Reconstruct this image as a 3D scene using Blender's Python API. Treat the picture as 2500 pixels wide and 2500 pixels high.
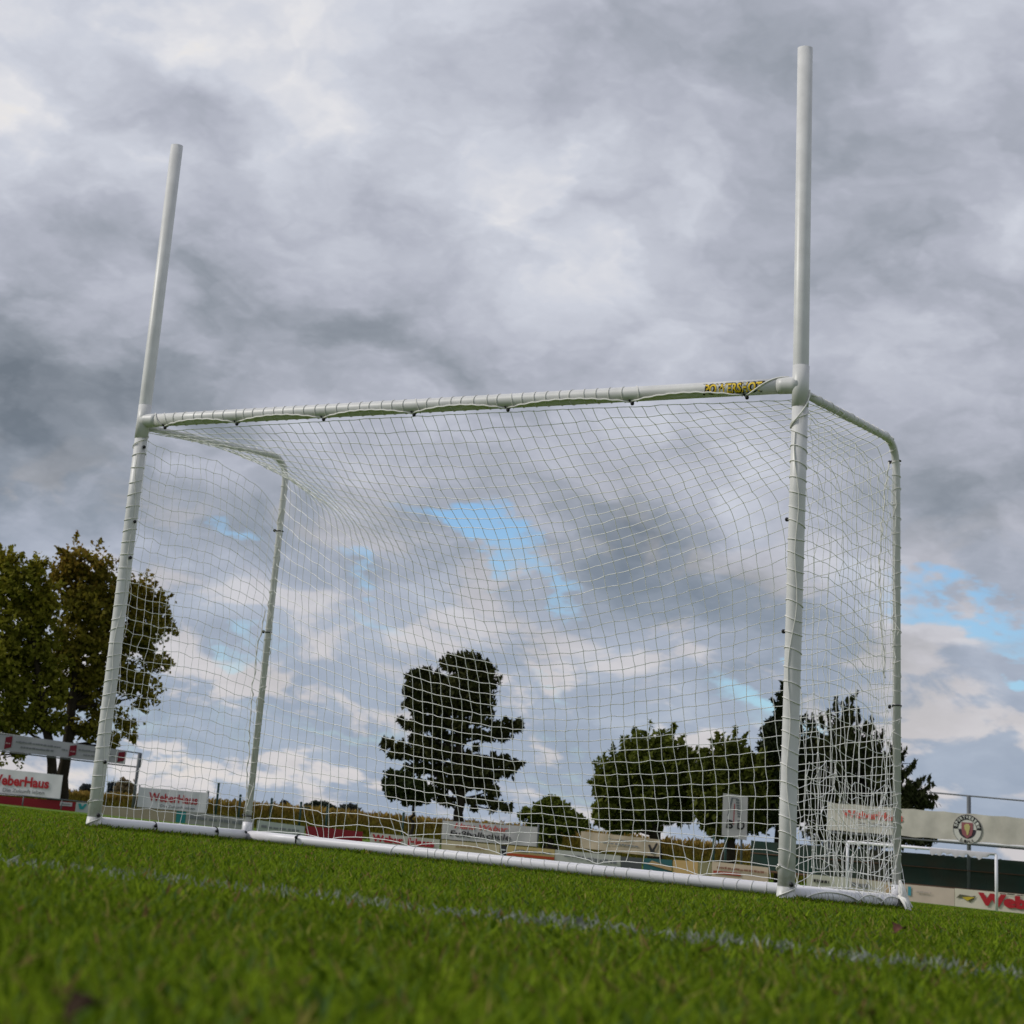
import bpy, math, random
import numpy as np
from mathutils import Vector
for o in list(bpy.data.objects): bpy.data.objects.remove(o)
scn = bpy.context.scene
col = scn.collection
random.seed(5)
rng = np.random.default_rng(11)

# ------------------------------------------------------------------ camera
CAM = np.array([7.03398, -7.89533, 0.11004])
YAW, PITCH, ROLL = -0.61823, 0.30849, 0.09207
FPX, CX, CY, SZ = 4807.59, 926.647, 492.814, 2500.0
def cam_axes():
    cy, sy, cp, sp = math.cos(YAW), math.sin(YAW), math.cos(PITCH), math.sin(PITCH)
    f = np.array([sy*cp, cy*cp, sp]); r = np.array([cy, -sy, 0.0]); u = np.cross(r, f)
    c, s = math.cos(ROLL), math.sin(ROLL)
    return c*r+s*u, -s*r+c*u, f
RA, UA, FA = cam_axes()
cd = bpy.data.cameras.new("camera"); cam = bpy.data.objects.new("camera", cd); col.objects.link(cam)
from mathutils import Matrix
M = Matrix(((RA[0], UA[0], -FA[0], CAM[0]), (RA[1], UA[1], -FA[1], CAM[1]), (RA[2], UA[2], -FA[2], CAM[2]), (0, 0, 0, 1)))
cam.matrix_world = M
cd.sensor_fit = 'HORIZONTAL'; cd.sensor_width = 36.0
cd.lens = FPX/SZ*36.0
cd.shift_x = 0.5-CX/SZ
cd.shift_y = 0.5-(1-CY/SZ)
cd.clip_start = 0.02; cd.clip_end = 20000
cd.dof.use_dof = True; cd.dof.focus_distance = 7.7; cd.dof.aperture_fstop = 13.5
scn.camera = cam

# ------------------------------------------------------------------ sky, sun, exposure
HEAD = math.atan2(FA[0], FA[1])                 # heading, clockwise from +y
SUN_EL, SUN_AZ = math.radians(38), HEAD+math.radians(-84)
SKY_STRENGTH = 0.1
def raydir(px, py):
    d = FA+RA*((px-CX)/FPX)-UA*((py-CY)/FPX)
    return d/np.linalg.norm(d)
world = bpy.data.worlds.new("World"); scn.world = world; world.use_nodes = True
nt = world.node_tree; nt.nodes.clear()
def N(t, **k):
    n = nt.nodes.new(t)
    for a, b in k.items(): setattr(n, a, b)
    return n
def L(a, b): nt.links.new(a, b)
def mth(op, a, b=None, c=None, clamp=False):
    n = N('ShaderNodeMath', operation=op); n.use_clamp = clamp
    for i, v in enumerate((a, b, c)):
        if v is None: continue
        if isinstance(v, (int, float)): n.inputs[i].default_value = v
        else: L(v, n.inputs[i])
    return n.outputs[0]
def vmt(op, a, b=None, scale=None):
    n = N('ShaderNodeVectorMath', operation=op)
    for i, v in enumerate((a, b)):
        if v is None: continue
        if isinstance(v, (tuple, list, np.ndarray)): n.inputs[i].default_value = tuple(float(q) for q in v)
        else: L(v, n.inputs[i])
    if scale is not None: n.inputs['Scale'].default_value = scale
    return n.outputs['Value'] if op == 'DOT_PRODUCT' else n.outputs[0]
def maprange(v, a, b, c, d, smooth=True):
    n = N('ShaderNodeMapRange'); n.interpolation_type = 'SMOOTHSTEP' if smooth else 'LINEAR'
    L(v, n.inputs[0])
    for i, q in enumerate((a, b, c, d)): n.inputs[i+1].default_value = q
    return n.outputs[0]
tc = N('ShaderNodeTexCoord'); D = vmt('NORMALIZE', tc.outputs['Generated'])
sep = N('ShaderNodeSeparateXYZ'); L(D, sep.inputs[0])
dz = mth('MAXIMUM', sep.outputs[2], 0.0)
den = mth('ADD', dz, 0.40)
cmb = N('ShaderNodeCombineXYZ'); L(mth('DIVIDE', sep.outputs[0], den), cmb.inputs[0]); L(mth('DIVIDE', sep.outputs[1], den), cmb.inputs[1])
P = cmb.outputs[0]
def noise(vec, scale, detail, rough=0.55, dist=0.0, off=(0, 0, 0)):
    n = N('ShaderNodeTexNoise', noise_dimensions='2D'); n.inputs['Scale'].default_value = scale; n.inputs['Detail'].default_value = detail
    n.inputs['Roughness'].default_value = rough; n.inputs['Distortion'].default_value = dist
    L(vmt('ADD', vec, off), n.inputs['Vector'])
    return n
# the clouds' outlines are ragged: the direction is warped before the cloud masses are laid in
wn = noise(P, 7.0, 5, 0.58, 0.0, (3.1, 7.7, 1.3))
warp = vmt('SCALE', vmt('SUBTRACT', wn.outputs['Color'], (0.5, 0.5, 0.5)), scale=0.075)
DW = vmt('ADD', D, warp)
def blobsum(rows, start):
    acc = start
    for (x, y, rx, ry, ang, amp) in rows:
        c = raydir(x, y); a = math.radians(ang)
        e1 = math.cos(a)*RA-math.sin(a)*UA; e2 = math.sin(a)*RA+math.cos(a)*UA
        e1 = e1-c*np.dot(e1, c); e2 = e2-c*np.dot(e2, c)
        e1 /= np.linalg.norm(e1)*rx/FPX; e2 /= np.linalg.norm(e2)*ry/FPX
        p = vmt('DOT_PRODUCT', DW, e1); q = vmt('DOT_PRODUCT', DW, e2)
        s = mth('MULTIPLY_ADD', p, p, mth('MULTIPLY', q, q))
        g = mth('POWER', 0.45, s)
        acc = mth('MULTIPLY_ADD', g, amp, acc)
    return acc
CLOUDS = [   # x, y, half-length, half-width, tilt, brightness
 (150, 130, 560, 280, 0, .36), (20, 260, 160, 130, 0, .16), (390, 240, 190, 85, 28, -.30), (510, 330, 90, 60, 40, -.12), (600, 290, 110, 110, 50, .16),
 (850, 120, 420, 260, 0, .20), (1130, 430, 260, 170, 20, .13), (1450, 90, 330, 110, 8, -.06), (2000, 150, 620, 190, 0, -.09),
 (150, 520, 330, 90, 10, .05), (560, 720, 560, 140, 22, -.17), (1050, 860, 320, 70, 16, -.16), (120, 820, 300, 110, 8, -.12),
 (50, 1000, 300, 190, 0, -.44), (60, 1150, 220, 90, 0, -.16), (300, 1130, 200, 120, 20, -.05), (520, 950, 230, 85, 14, -.24), (500, 850, 110, 45, 25, .17), (880, 945, 200, 60, 12, .10),
 (760, 560, 220, 130, 30, .03), (1450, 640, 210, 150, 35, .14), (1380, 330, 170, 120, 0, .05), (1700, 560, 250, 150, 0, .07),
 (1960, 640, 260, 80, 18, -.13), (2330, 480, 230, 150, 0, .02), (2380, 760, 200, 110, 25, -.10), (2080, 850, 200, 90, 10, .05), (1500, 840, 220, 70, 18, -.05),
 (2330, 1010, 260, 100, 12, -.04), (2380, 1180, 270, 130, 12, -.27), (2400, 1060, 200, 60, 0, .03), (2100, 1180, 160, 110, 0, .02),
 (800, 1050, 250, 70, 10, .06), (1250, 1100, 300, 90, 15, .07), (1500, 1180, 210, 70, 18, -.04),
 (780, 1310, 320, 75, 10, -.26), (400, 1330, 190, 60, 10, -.12), (400, 1200, 170, 70, 10, .02), (1620, 1400, 430, 110, 27, -.38), (1820, 1520, 260, 100, 25, -.16),
 (1150, 1210, 180, 40, 15, .08), (1180, 1480, 200, 50, 10, .10), (620, 1470, 260, 60, 6, .10), (330, 1440, 160, 50, 6, .06), (1500, 1650, 260, 45, 6, -.10), (1330, 1590, 230, 40, 6, .08),
 (900, 1620, 280, 40, 6, .06), (550, 1650, 180, 30, 5, -.10), (1700, 1700, 260, 50, 8, .12), (900, 1740, 260, 30, 5, -.08), (400, 1750, 240, 40, 5, -.13), (1100, 1840, 300, 24, 5, -.06),
 (460, 1850, 160, 28, 5, .34), (300, 1880, 120, 20, 5, .25), (620, 1900, 170, 24, 5, .25), (870, 1900, 130, 22, 6, .18), (550, 1805, 120, 22, 4, .18), (1200, 1950, 220, 22, 6, .15), (130, 1890, 110, 22, 4, .3),
 (1650, 1790, 200, 30, 8, .22), (2280, 1520, 130, 45, 12, .20), (2260, 1580, 120, 45, 8, -.12), (2280, 1690, 190, 60, 10, -.02), (2430, 1740, 120, 60, 10, .16), (2300, 1860, 220, 60, 6, .06), (2060, 1330, 120, 70, 0, .13),
]
BLUES = [
 (1115, 1310, 150, 44, 26, 1.0), (1215, 1365, 60, 24, 10, .3), (520, 1290, 70, 22, 10, .55), (905, 1405, 70, 22, 20, .55), (850, 1490, 130, 26, 10, .36), (1370, 1430, 110, 24, 10, .48), (1000, 1490, 120, 30, 8, .3),
 (590, 1600, 60, 24, 10, .42), (1890, 1715, 140, 40, 12, .75), (2350, 1470, 200, 34, 6, .75), (2480, 1560, 110, 30, 6, .55), (2480, 1700, 60, 30, 15, .8), (1360, 1700, 90, 20, 6, .4), (1000, 1580, 150, 24, 6, .3), (700, 1580, 110, 22, 6, .35),
 (1950, 1820, 200, 35, 6, .4), (800, 1790, 320, 26, 5, .35), (1420, 1900, 160, 40, 5, .4), (300, 1790, 160, 26, 4, .35),
]
n1 = noise(P, 4.6, 7, 0.58, 0.2, (1.7, 4.2, 0.4))
n2 = noise(P, 15, 5, 0.58, 0.3, (9.1, 2.2, 3.4))
CLOUDS = [(x, y, a, b, g, k*(.62 if k > 0 and y < 1500 else .95)) for x, y, a, b, g, k in CLOUDS]
t = blobsum(CLOUDS, mth('MULTIPLY_ADD', mth('SUBTRACT', n1.outputs[0], 0.5), 0.29, 0.655))
vo = N('ShaderNodeTexVoronoi', feature='SMOOTH_F1', voronoi_dimensions='2D'); vo.inputs['Scale'].default_value = 8.5; vo.inputs['Detail'].default_value = 3; vo.inputs['Roughness'].default_value = .55; vo.inputs['Smoothness'].default_value = .55
L(vmt('ADD', P, vmt('SCALE', vmt('SUBTRACT', wn.outputs['Color'], (.5, .5, .5)), scale=.16)), vo.inputs['Vector'])
t = mth('MULTIPLY_ADD', mth('SUBTRACT', .42, vo.outputs['Distance']), 0.28, t)      # billows
t = mth('MULTIPLY_ADD', mth('SUBTRACT', n2.outputs[0], 0.5), 0.12, t)
ramp = N('ShaderNodeValToRGB'); L(t, ramp.inputs[0])
def lin(c): return tuple(((v/255)/12.92 if v/255 <= .04045 else ((v/255+.055)/1.055)**2.4) for v in c)
cr = ramp.color_ramp
for i, (pos, c) in enumerate([(0.0, (112, 121, 132)), (0.25, (143, 150, 161)), (0.5, (178, 182, 195)), (0.72, (204, 208, 219)), (0.88, (226, 226, 230)), (1.0, (240, 234, 226))]):
    e = cr.elements[i] if i < 2 else cr.elements.new(pos)
    e.position = pos; lc = lin(c); e.color = (lc[0], lc[1], lc[2], 1)
cloudcol = vmt('SCALE', ramp.outputs[0], scale=1.0/SKY_STRENGTH)
sky = N('ShaderNodeTexSky', sky_type='NISHITA'); sky.sun_disc = False
sky.sun_elevation = SUN_EL; sky.sun_rotation = SUN_AZ; sky.altitude = 150; sky.air_density = 1.0; sky.dust_density = 0.6; sky.ozone_density = 1.5
n3 = noise(P, 9.0, 7, 0.52, 0.3, (5.5, 0.7, 8.8))
n3v = blobsum([(460, 1850, 170, 30, 5, .16), (620, 1900, 200, 26, 5, .12), (870, 1905, 140, 22, 6, .10), (1650, 1790, 220, 30, 8, .13), (1250, 1680, 260, 26, 6, .10), (2260, 1500, 150, 50, 12, .12), (2330, 1680, 200, 60, 10, .12), (300, 1780, 260, 40, 4, -.14), (1000, 1810, 420, 34, 5, -.08), (1400, 1880, 160, 60, 5, -.10), (700, 1700, 380, 22, 5, .06)], n3.outputs[0])
tops = maprange(n3v, .49, .63, 0.0, 1.0)
lowcol = N('ShaderNodeMix', data_type='RGBA'); L(tops, lowcol.inputs['Factor'])
lowcol.inputs['A'].default_value = (*lin((146, 163, 184)), 1); lowcol.inputs['B'].default_value = (*lin((214, 208, 206)), 1)
lowmix = N('ShaderNodeMix', data_type='RGBA'); L(maprange(dz, .03, .20, .70, 0.0), lowmix.inputs['Factor']); L(ramp.outputs[0], lowmix.inputs['A']); L(lowcol.outputs['Result'], lowmix.inputs['B'])
cloudcol = vmt('SCALE', lowmix.outputs['Result'], scale=1.0/SKY_STRENGTH)
bl = blobsum(BLUES, mth('MULTIPLY_ADD', mth('SUBTRACT', n2.outputs[0], 0.5), 0.30, 0.0))
lowband = mth('MULTIPLY', maprange(dz, 0.01, 0.16, 0.12, 0.0), mth('MULTIPLY_ADD', n1.outputs[0], 1.7, -0.1))
bl = mth('ADD', bl, lowband)
bmask = maprange(bl, 0.26, 0.78, 0.0, 0.92)
mx = N('ShaderNodeMix', data_type='RGBA'); L(bmask, mx.inputs['Factor']); L(cloudcol, mx.inputs['A']); L(vmt('MULTIPLY', sky.outputs[0], (.98, 1.25, 1.48)), mx.inputs['B'])
bg = N('ShaderNodeBackground'); bg.inputs['Strength'].default_value = SKY_STRENGTH; L(mx.outputs['Result'], bg.inputs['Color'])
wo = N('ShaderNodeOutputWorld'); L(bg.outputs[0], wo.inputs[0])
world.cycles.sampling_method = 'MANUAL'; world.cycles.sample_map_resolution = 512
sl = bpy.data.lights.new("sun", 'SUN'); sl.energy = 2.3; sl.angle = math.radians(14); sl.color = (1, .95, .87)
so = bpy.data.objects.new("sun", sl); col.objects.link(so)
sv = Vector((math.sin(SUN_AZ)*math.cos(SUN_EL), math.cos(SUN_AZ)*math.cos(SUN_EL), math.sin(SUN_EL)))
so.rotation_euler = sv.to_track_quat('Z', 'Y').to_euler(); so.location = (0, 0, 30)
scn.view_settings.view_transform = 'Standard'; scn.view_settings.look = 'None'; scn.view_settings.exposure = 0.0

# ------------------------------------------------------------------ helpers
FWD = np.array([math.sin(YAW), math.cos(YAW)]); RGT = np.array([math.cos(YAW), -math.sin(YAW)])
def PX(px, py, R):                     # the point at ground distance R seen at a photograph position
    d = FA+RA*((px-CX)/FPX)-UA*((py-CY)/FPX)
    return CAM+d*(R/math.hypot(d[0], d[1]))
def ONY(px, py, y):                    # the point of the plane y = const seen there
    d = FA+RA*((px-CX)/FPX)-UA*((py-CY)/FPX)
    return CAM+d*((y-CAM[1])/d[1])
def ground_z(x, y):
    x = np.asarray(x, float); y = np.asarray(y, float)
    dx, dy = x-CAM[0], y-CAM[1]; R = np.hypot(dx, dy)
    th = np.arctan2(dx*RGT[0]+dy*RGT[1], dx*FWD[0]+dy*FWD[1])
    k = np.clip(.0042+.0140*th, 0.0005, .0095)*np.clip((1.7-np.abs(th))/.9, 0, 1)
    return -np.clip(R-5, 0, 92)*k
class MB:
    def __init__(s): s.v = []; s.f = []; s.n = 0; s.a = []
    def add(s, v, f):
        v = np.asarray(v, float).reshape(-1, 3); s.v.append(v)
        s.f += [tuple(int(i)+s.n for i in q) for q in f]; s.n += len(v)
    def tube(s, pts, r, n=8, cap=True, closed=False):
        p = np.asarray(pts, float); m = len(p); r = np.broadcast_to(np.asarray(r, float), (m,))
        if closed: tg = np.roll(p, -1, 0)-np.roll(p, 1, 0)
        else: tg = np.gradient(p, axis=0)
        tg /= np.linalg.norm(tg, axis=1)[:, None]+1e-12
        a = np.cross(tg[0], (0, 0, 1)) if abs(tg[0][2]) < .9 else np.cross(tg[0], (1, 0, 0))
        a /= np.linalg.norm(a); V = []
        for i in range(m):
            a = a-tg[i]*np.dot(a, tg[i]); a /= np.linalg.norm(a)+1e-12; b = np.cross(tg[i], a)
            an = np.arange(n)*2*math.pi/n
            V.append(p[i]+r[i]*(np.cos(an)[:, None]*a+np.sin(an)[:, None]*b))
        F = []
        for i in range(m if closed else m-1):
            i2 = (i+1) % m
            for j in range(n): F.append((i*n+j, i*n+(j+1) % n, i2*n+(j+1) % n, i2*n+j))
        if cap and not closed: F += [tuple(range(n))[::-1], tuple((m-1)*n+j for j in range(n))]
        s.add(np.concatenate(V), F)
    def ball(s, c, r, k=1):
        n, m = 8, 5; V = [(c[0], c[1], c[2]+r)]
        for i in range(1, m):
            ph = math.pi*i/m
            for j in range(n): V.append((c[0]+r*math.sin(ph)*math.cos(2*math.pi*j/n), c[1]+r*math.sin(ph)*math.sin(2*math.pi*j/n), c[2]+r*math.cos(ph)))
        V.append((c[0], c[1], c[2]-r)); F = [(0, 1+j, 1+(j+1) % n) for j in range(n)]
        for i in range(m-2):
            for j in range(n): F.append((1+i*n+j, 1+(i+1)*n+j, 1+(i+1)*n+(j+1) % n, 1+i*n+(j+1) % n))
        b = len(V)-1; F += [(b, 1+(m-2)*n+(j+1) % n, 1+(m-2)*n+j) for j in range(n)]
        s.add(V, F)
    def build(s, name, mat, parent=None, smooth=True):
        me = bpy.data.meshes.new(name)
        v = np.concatenate(s.v) if s.v else np.zeros((0, 3))
        me.from_pydata([tuple(q) for q in v], [], s.f)
        return finish(name, me, mat, parent, smooth)
def finish(name, me, mat, parent=None, smooth=True):
    me.materials.append(mat)
    if smooth and len(me.polygons): me.polygons.foreach_set('use_smooth', [True]*len(me.polygons))
    o = bpy.data.objects.new(name, me); col.objects.link(o)
    if parent is not None:
        o.parent = parent; o.matrix_parent_inverse = parent.matrix_world.inverted() if False else Matrix.Translation(-parent.location)
    return o
def fastmesh(name, V, nper, mat, cols=None, parent=None, tri=False):
    """V: (n, nper, 3) polygons with nper corners each; cols: (n,3) colour of each polygon"""
    n = len(V); me = bpy.data.meshes.new(name)
    me.vertices.add(n*nper); me.vertices.foreach_set('co', V.reshape(-1).astype(np.float32))
    me.loops.add(n*nper); me.loops.foreach_set('vertex_index', np.arange(n*nper, dtype=np.int32))
    me.polygons.add(n); me.polygons.foreach_set('loop_start', np.arange(0, n*nper, nper, dtype=np.int32))
    me.update(calc_edges=True)
    if cols is not None:
        at = me.color_attributes.new('tint', 'FLOAT_COLOR', 'POINT')
        c4 = np.ones((n*nper, 4), np.float32); c4[:, :3] = np.repeat(cols, nper, axis=0); at.data.foreach_set('color', c4.reshape(-1))
    me.materials.append(mat)
    o = bpy.data.objects.new(name, me); col.objects.link(o)
    if parent is not None: o.parent = parent; o.matrix_parent_inverse = Matrix.Translation(-parent.location)
    return o
def tag(o, label, cat, group=None, kind=None):
    o['label'] = label; o['category'] = cat
    if group: o['group'] = group
    if kind: o['kind'] = kind
    return o
def empty(name, loc, label, cat, group=None):
    o = bpy.data.objects.new(name, None); o.empty_display_size = .2; o.location = tuple(float(q) for q in loc); col.objects.link(o)
    return tag(o, label, cat, group)
def struct(o): o['kind'] = 'structure'; return o
def mat(name, c, rough=.6, spec=.3, noise_amt=0.0, noise_scale=8.0, bump=0.0, trans=0.0, tint=False, coords='Object', c2=None):
    m = bpy.data.materials.new(name); m.use_nodes = True; t = m.node_tree; b = t.nodes['Principled BSDF']; out = t.nodes['Material Output']
    b.inputs['Roughness'].default_value = rough; b.inputs['Specular IOR Level'].default_value = spec
    b.inputs['Base Color'].default_value = (*c, 1)
    src = None
    if tint:
        a = t.nodes.new('ShaderNodeVertexColor'); a.layer_name = 'tint'; src = a.outputs[0]; t.links.new(src, b.inputs['Base Color'])
    if noise_amt or bump:
        tcn = t.nodes.new('ShaderNodeTexCoord'); no = t.nodes.new('ShaderNodeTexNoise'); no.inputs['Scale'].default_value = noise_scale; no.inputs['Detail'].default_value = 6
        t.links.new(tcn.outputs[coords], no.inputs['Vector'])
        if noise_amt:
            mxn = t.nodes.new('ShaderNodeMix'); mxn.data_type = 'RGBA'
            mr = t.nodes.new('ShaderNodeMapRange'); mr.inputs[1].default_value = .35; mr.inputs[2].default_value = .68; t.links.new(no.outputs[0], mr.inputs[0])
            t.links.new(mr.outputs[0], mxn.inputs['Factor'])
            k = 1-noise_amt
            d = c2 if c2 else tuple(v*k for v in c)
            mxn.inputs['A'].default_value = (*c, 1); mxn.inputs['B'].default_value = (*d, 1)
            t.links.new(mxn.outputs['Result'], b.inputs['Base Color']); src = mxn.outputs['Result']
        if bump:
            bn = t.nodes.new('ShaderNodeBump'); bn.inputs['Strength'].default_value = bump; bn.inputs['Distance'].default_value = .01
            t.links.new(no.outputs[0], bn.inputs['Height']); t.links.new(bn.outputs[0], b.inputs['Normal'])
    if trans:
        tl = t.nodes.new('ShaderNodeBsdfTranslucent'); ms = t.nodes.new('ShaderNodeMixShader'); ms.inputs[0].default_value = trans
        tl.inputs[0].default_value = (*c, 1)
        if src is not None: t.links.new(src, tl.inputs[0])
        t.links.new(b.outputs[0], ms.inputs[1]); t.links.new(tl.outputs[0], ms.inputs[2]); t.links.new(ms.outputs[0], out.inputs[0])
    return m
# text as flat mesh in the unit box: width 1 along u, height 1 = capital height
def text_uv(body, bold=0.0, shear=0.0, space=1.0):
    cu = bpy.data.curves.new('t', 'FONT'); cu.body = body; cu.size = 1; cu.offset = bold; cu.shear = shear; cu.space_character = space; cu.resolution_u = 3
    o = bpy.data.objects.new('t', cu); col.objects.link(o)
    dg = bpy.context.evaluated_depsgraph_get(); dg.update(); me = bpy.data.meshes.new_from_object(o.evaluated_get(dg))
    v = np.array([p.co[:2] for p in me.vertices]); f = [tuple(p.vertices) for p in me.polygons]
    bpy.data.objects.remove(o); bpy.data.curves.remove(cu); bpy.data.meshes.remove(me)
    u0, u1 = v[:, 0].min(), v[:, 0].max()
    v[:, 0] = (v[:, 0]-u0)/(u1-u0); v[:, 1] /= .72
    return v, f

# ------------------------------------------------------------------ materials
M_plastic = mat('white_plastic', (.64, .64, .635), .42, .4, .12, 14.0)
def grime(m):          # grass stains and mud near the foot of the tubes
    t = m.node_tree; b = t.nodes['Principled BSDF']; src = b.inputs['Base Color'].links[0].from_socket
    tc_ = t.nodes.new('ShaderNodeTexCoord'); sp = t.nodes.new('ShaderNodeSeparateXYZ'); t.links.new(tc_.outputs['Object'], sp.inputs[0])
    mr = t.nodes.new('ShaderNodeMapRange'); mr.inputs[1].default_value = .16; mr.inputs[2].default_value = -.02; t.links.new(sp.outputs[2], mr.inputs[0])
    no = t.nodes.new('ShaderNodeTexNoise'); no.inputs['Scale'].default_value = 22; no.inputs['Detail'].default_value = 7; t.links.new(tc_.outputs['Object'], no.inputs[0])
    mr2 = t.nodes.new('ShaderNodeMapRange'); mr2.inputs[1].default_value = .42; mr2.inputs[2].default_value = .62; t.links.new(no.outputs[0], mr2.inputs[0])
    mu = t.nodes.new('ShaderNodeMath'); mu.operation = 'MULTIPLY'; t.links.new(mr.outputs[0], mu.inputs[0]); t.links.new(mr2.outputs[0], mu.inputs[1])
    mx_ = t.nodes.new('ShaderNodeMix'); mx_.data_type = 'RGBA'; t.links.new(mu.outputs[0], mx_.inputs['Factor']); t.links.new(src, mx_.inputs['A']); mx_.inputs['B'].default_value = (.22, .22, .12, 1)
    t.links.new(mx_.outputs['Result'], b.inputs['Base Color'])
grime(M_plastic)
M_bar = mat('white_bar_plastic', (.76, .75, .79), .4, .4, .05, 3.0)
M_net = mat('net_cord', (.88, .87, .85), .8, .1)
M_lace = mat('lacing_cord', (.74, .73, .69), .8, .1)
M_black = mat('black_rubber', (.012, .012, .014), .5, .3)
M_yellow = mat('yellow_print', (.72, .50, .02), .5, .3)
M_red = mat('red_print', (.36, .012, .02), .5, .3)
M_grey = mat('grey_print', (.16, .17, .18), .6, .2)
M_dark = mat('black_print', (.02, .02, .022), .6, .2)
M_banner = mat('white_banner_cloth', (.62, .62, .64), .6, .2, .10, 1.5)
M_banner2 = mat('weathered_banner_cloth', (.55, .52, .46), .7, .2, .25, 1.2)
M_green_post = mat('green_steel', (.015, .05, .04), .5, .3)
M_steel = mat('grey_steel', (.10, .11, .12), .5, .4)
M_bark = mat('bark', (.035, .028, .02), .9, .1, .4, 5.0)
M_leaf = mat('leaves', (.05, .07, .02), .75, .12, trans=.36, tint=True)
M_needle = mat('needles', (.03, .045, .02), .8, .1, trans=.08, tint=True)
M_grass = mat('grass_blade', (.1, .17, .02), .8, .06, trans=.36, tint=True)
M_crop = mat('crop_leaf', (.2, .16, .03), .8, .1, trans=.2, tint=True)

# ------------------------------------------------------------------ ground
def build_ground():
    rad = np.concatenate([[0.0], np.geomspace(.25, 6000, 110)]); na = 160
    V = [(CAM[0], CAM[1], 0.0)]; F = []
    for r in rad[1:]:
        a = np.arange(na)*2*math.pi/na
        x = CAM[0]+r*np.cos(a); y = CAM[1]+r*np.sin(a); z = ground_z(x, y)
        V += list(zip(x, y, z))
    for j in range(na): F.append((0, 1+j, 1+(j+1) % na))
    for i in range(len(rad)-2):
        for j in range(na):
            a, b = 1+i*na, 1+(i+1)*na
            F.append((a+j, b+j, b+(j+1) % na, a+(j+1) % na))
    mb = MB(); mb.add(V, F)
    m = bpy.data.materials.new('turf'); m.use_nodes = True; t = m.node_tree; b = t.nodes['Principled BSDF']
    b.inputs['Roughness'].default_value = .9; b.inputs['Specular IOR Level'].default_value = .1
    tcn = t.nodes.new('ShaderNodeTexCoord')
    nA = t.nodes.new('ShaderNodeTexNoise'); nA.inputs['Scale'].default_value = .35; nA.inputs['Detail'].default_value = 8; t.links.new(tcn.outputs['Object'], nA.inputs[0])
    nB = t.nodes.new('ShaderNodeTexNoise'); nB.inputs['Scale'].default_value = 60; nB.inputs['Detail'].default_value = 3; t.links.new(tcn.outputs['Object'], nB.inputs[0])
    r1 = t.nodes.new('ShaderNodeMix'); r1.data_type = 'RGBA'; r1.inputs['A'].default_value = (.07, .13, .010, 1); r1.inputs['B'].default_value = (.11, .175, .018, 1); t.links.new(nA.outputs[0], r1.inputs['Factor'])
    r2 = t.nodes.new('ShaderNodeMix'); r2.data_type = 'RGBA'; r2.blend_type = 'MULTIPLY'; r2.inputs['Factor'].default_value = .6
    t.links.new(r1.outputs['Result'], r2.inputs['A']); t.links.new(nB.outputs['Color'], r2.inputs['B'])
    t.links.new(r1.outputs['Result'], b.inputs['Base Color'])
    bn = t.nodes.new('ShaderNodeBump'); bn.inputs['Strength'].default_value = .6; bn.inputs['Distance'].default_value = .03; t.links.new(nB.outputs[0], bn.inputs['Height']); t.links.new(bn.outputs[0], b.inputs['Normal'])
    struct(mb.build('ground', m))
build_ground()
LINE_Y = (-5.77, -5.59)
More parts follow.
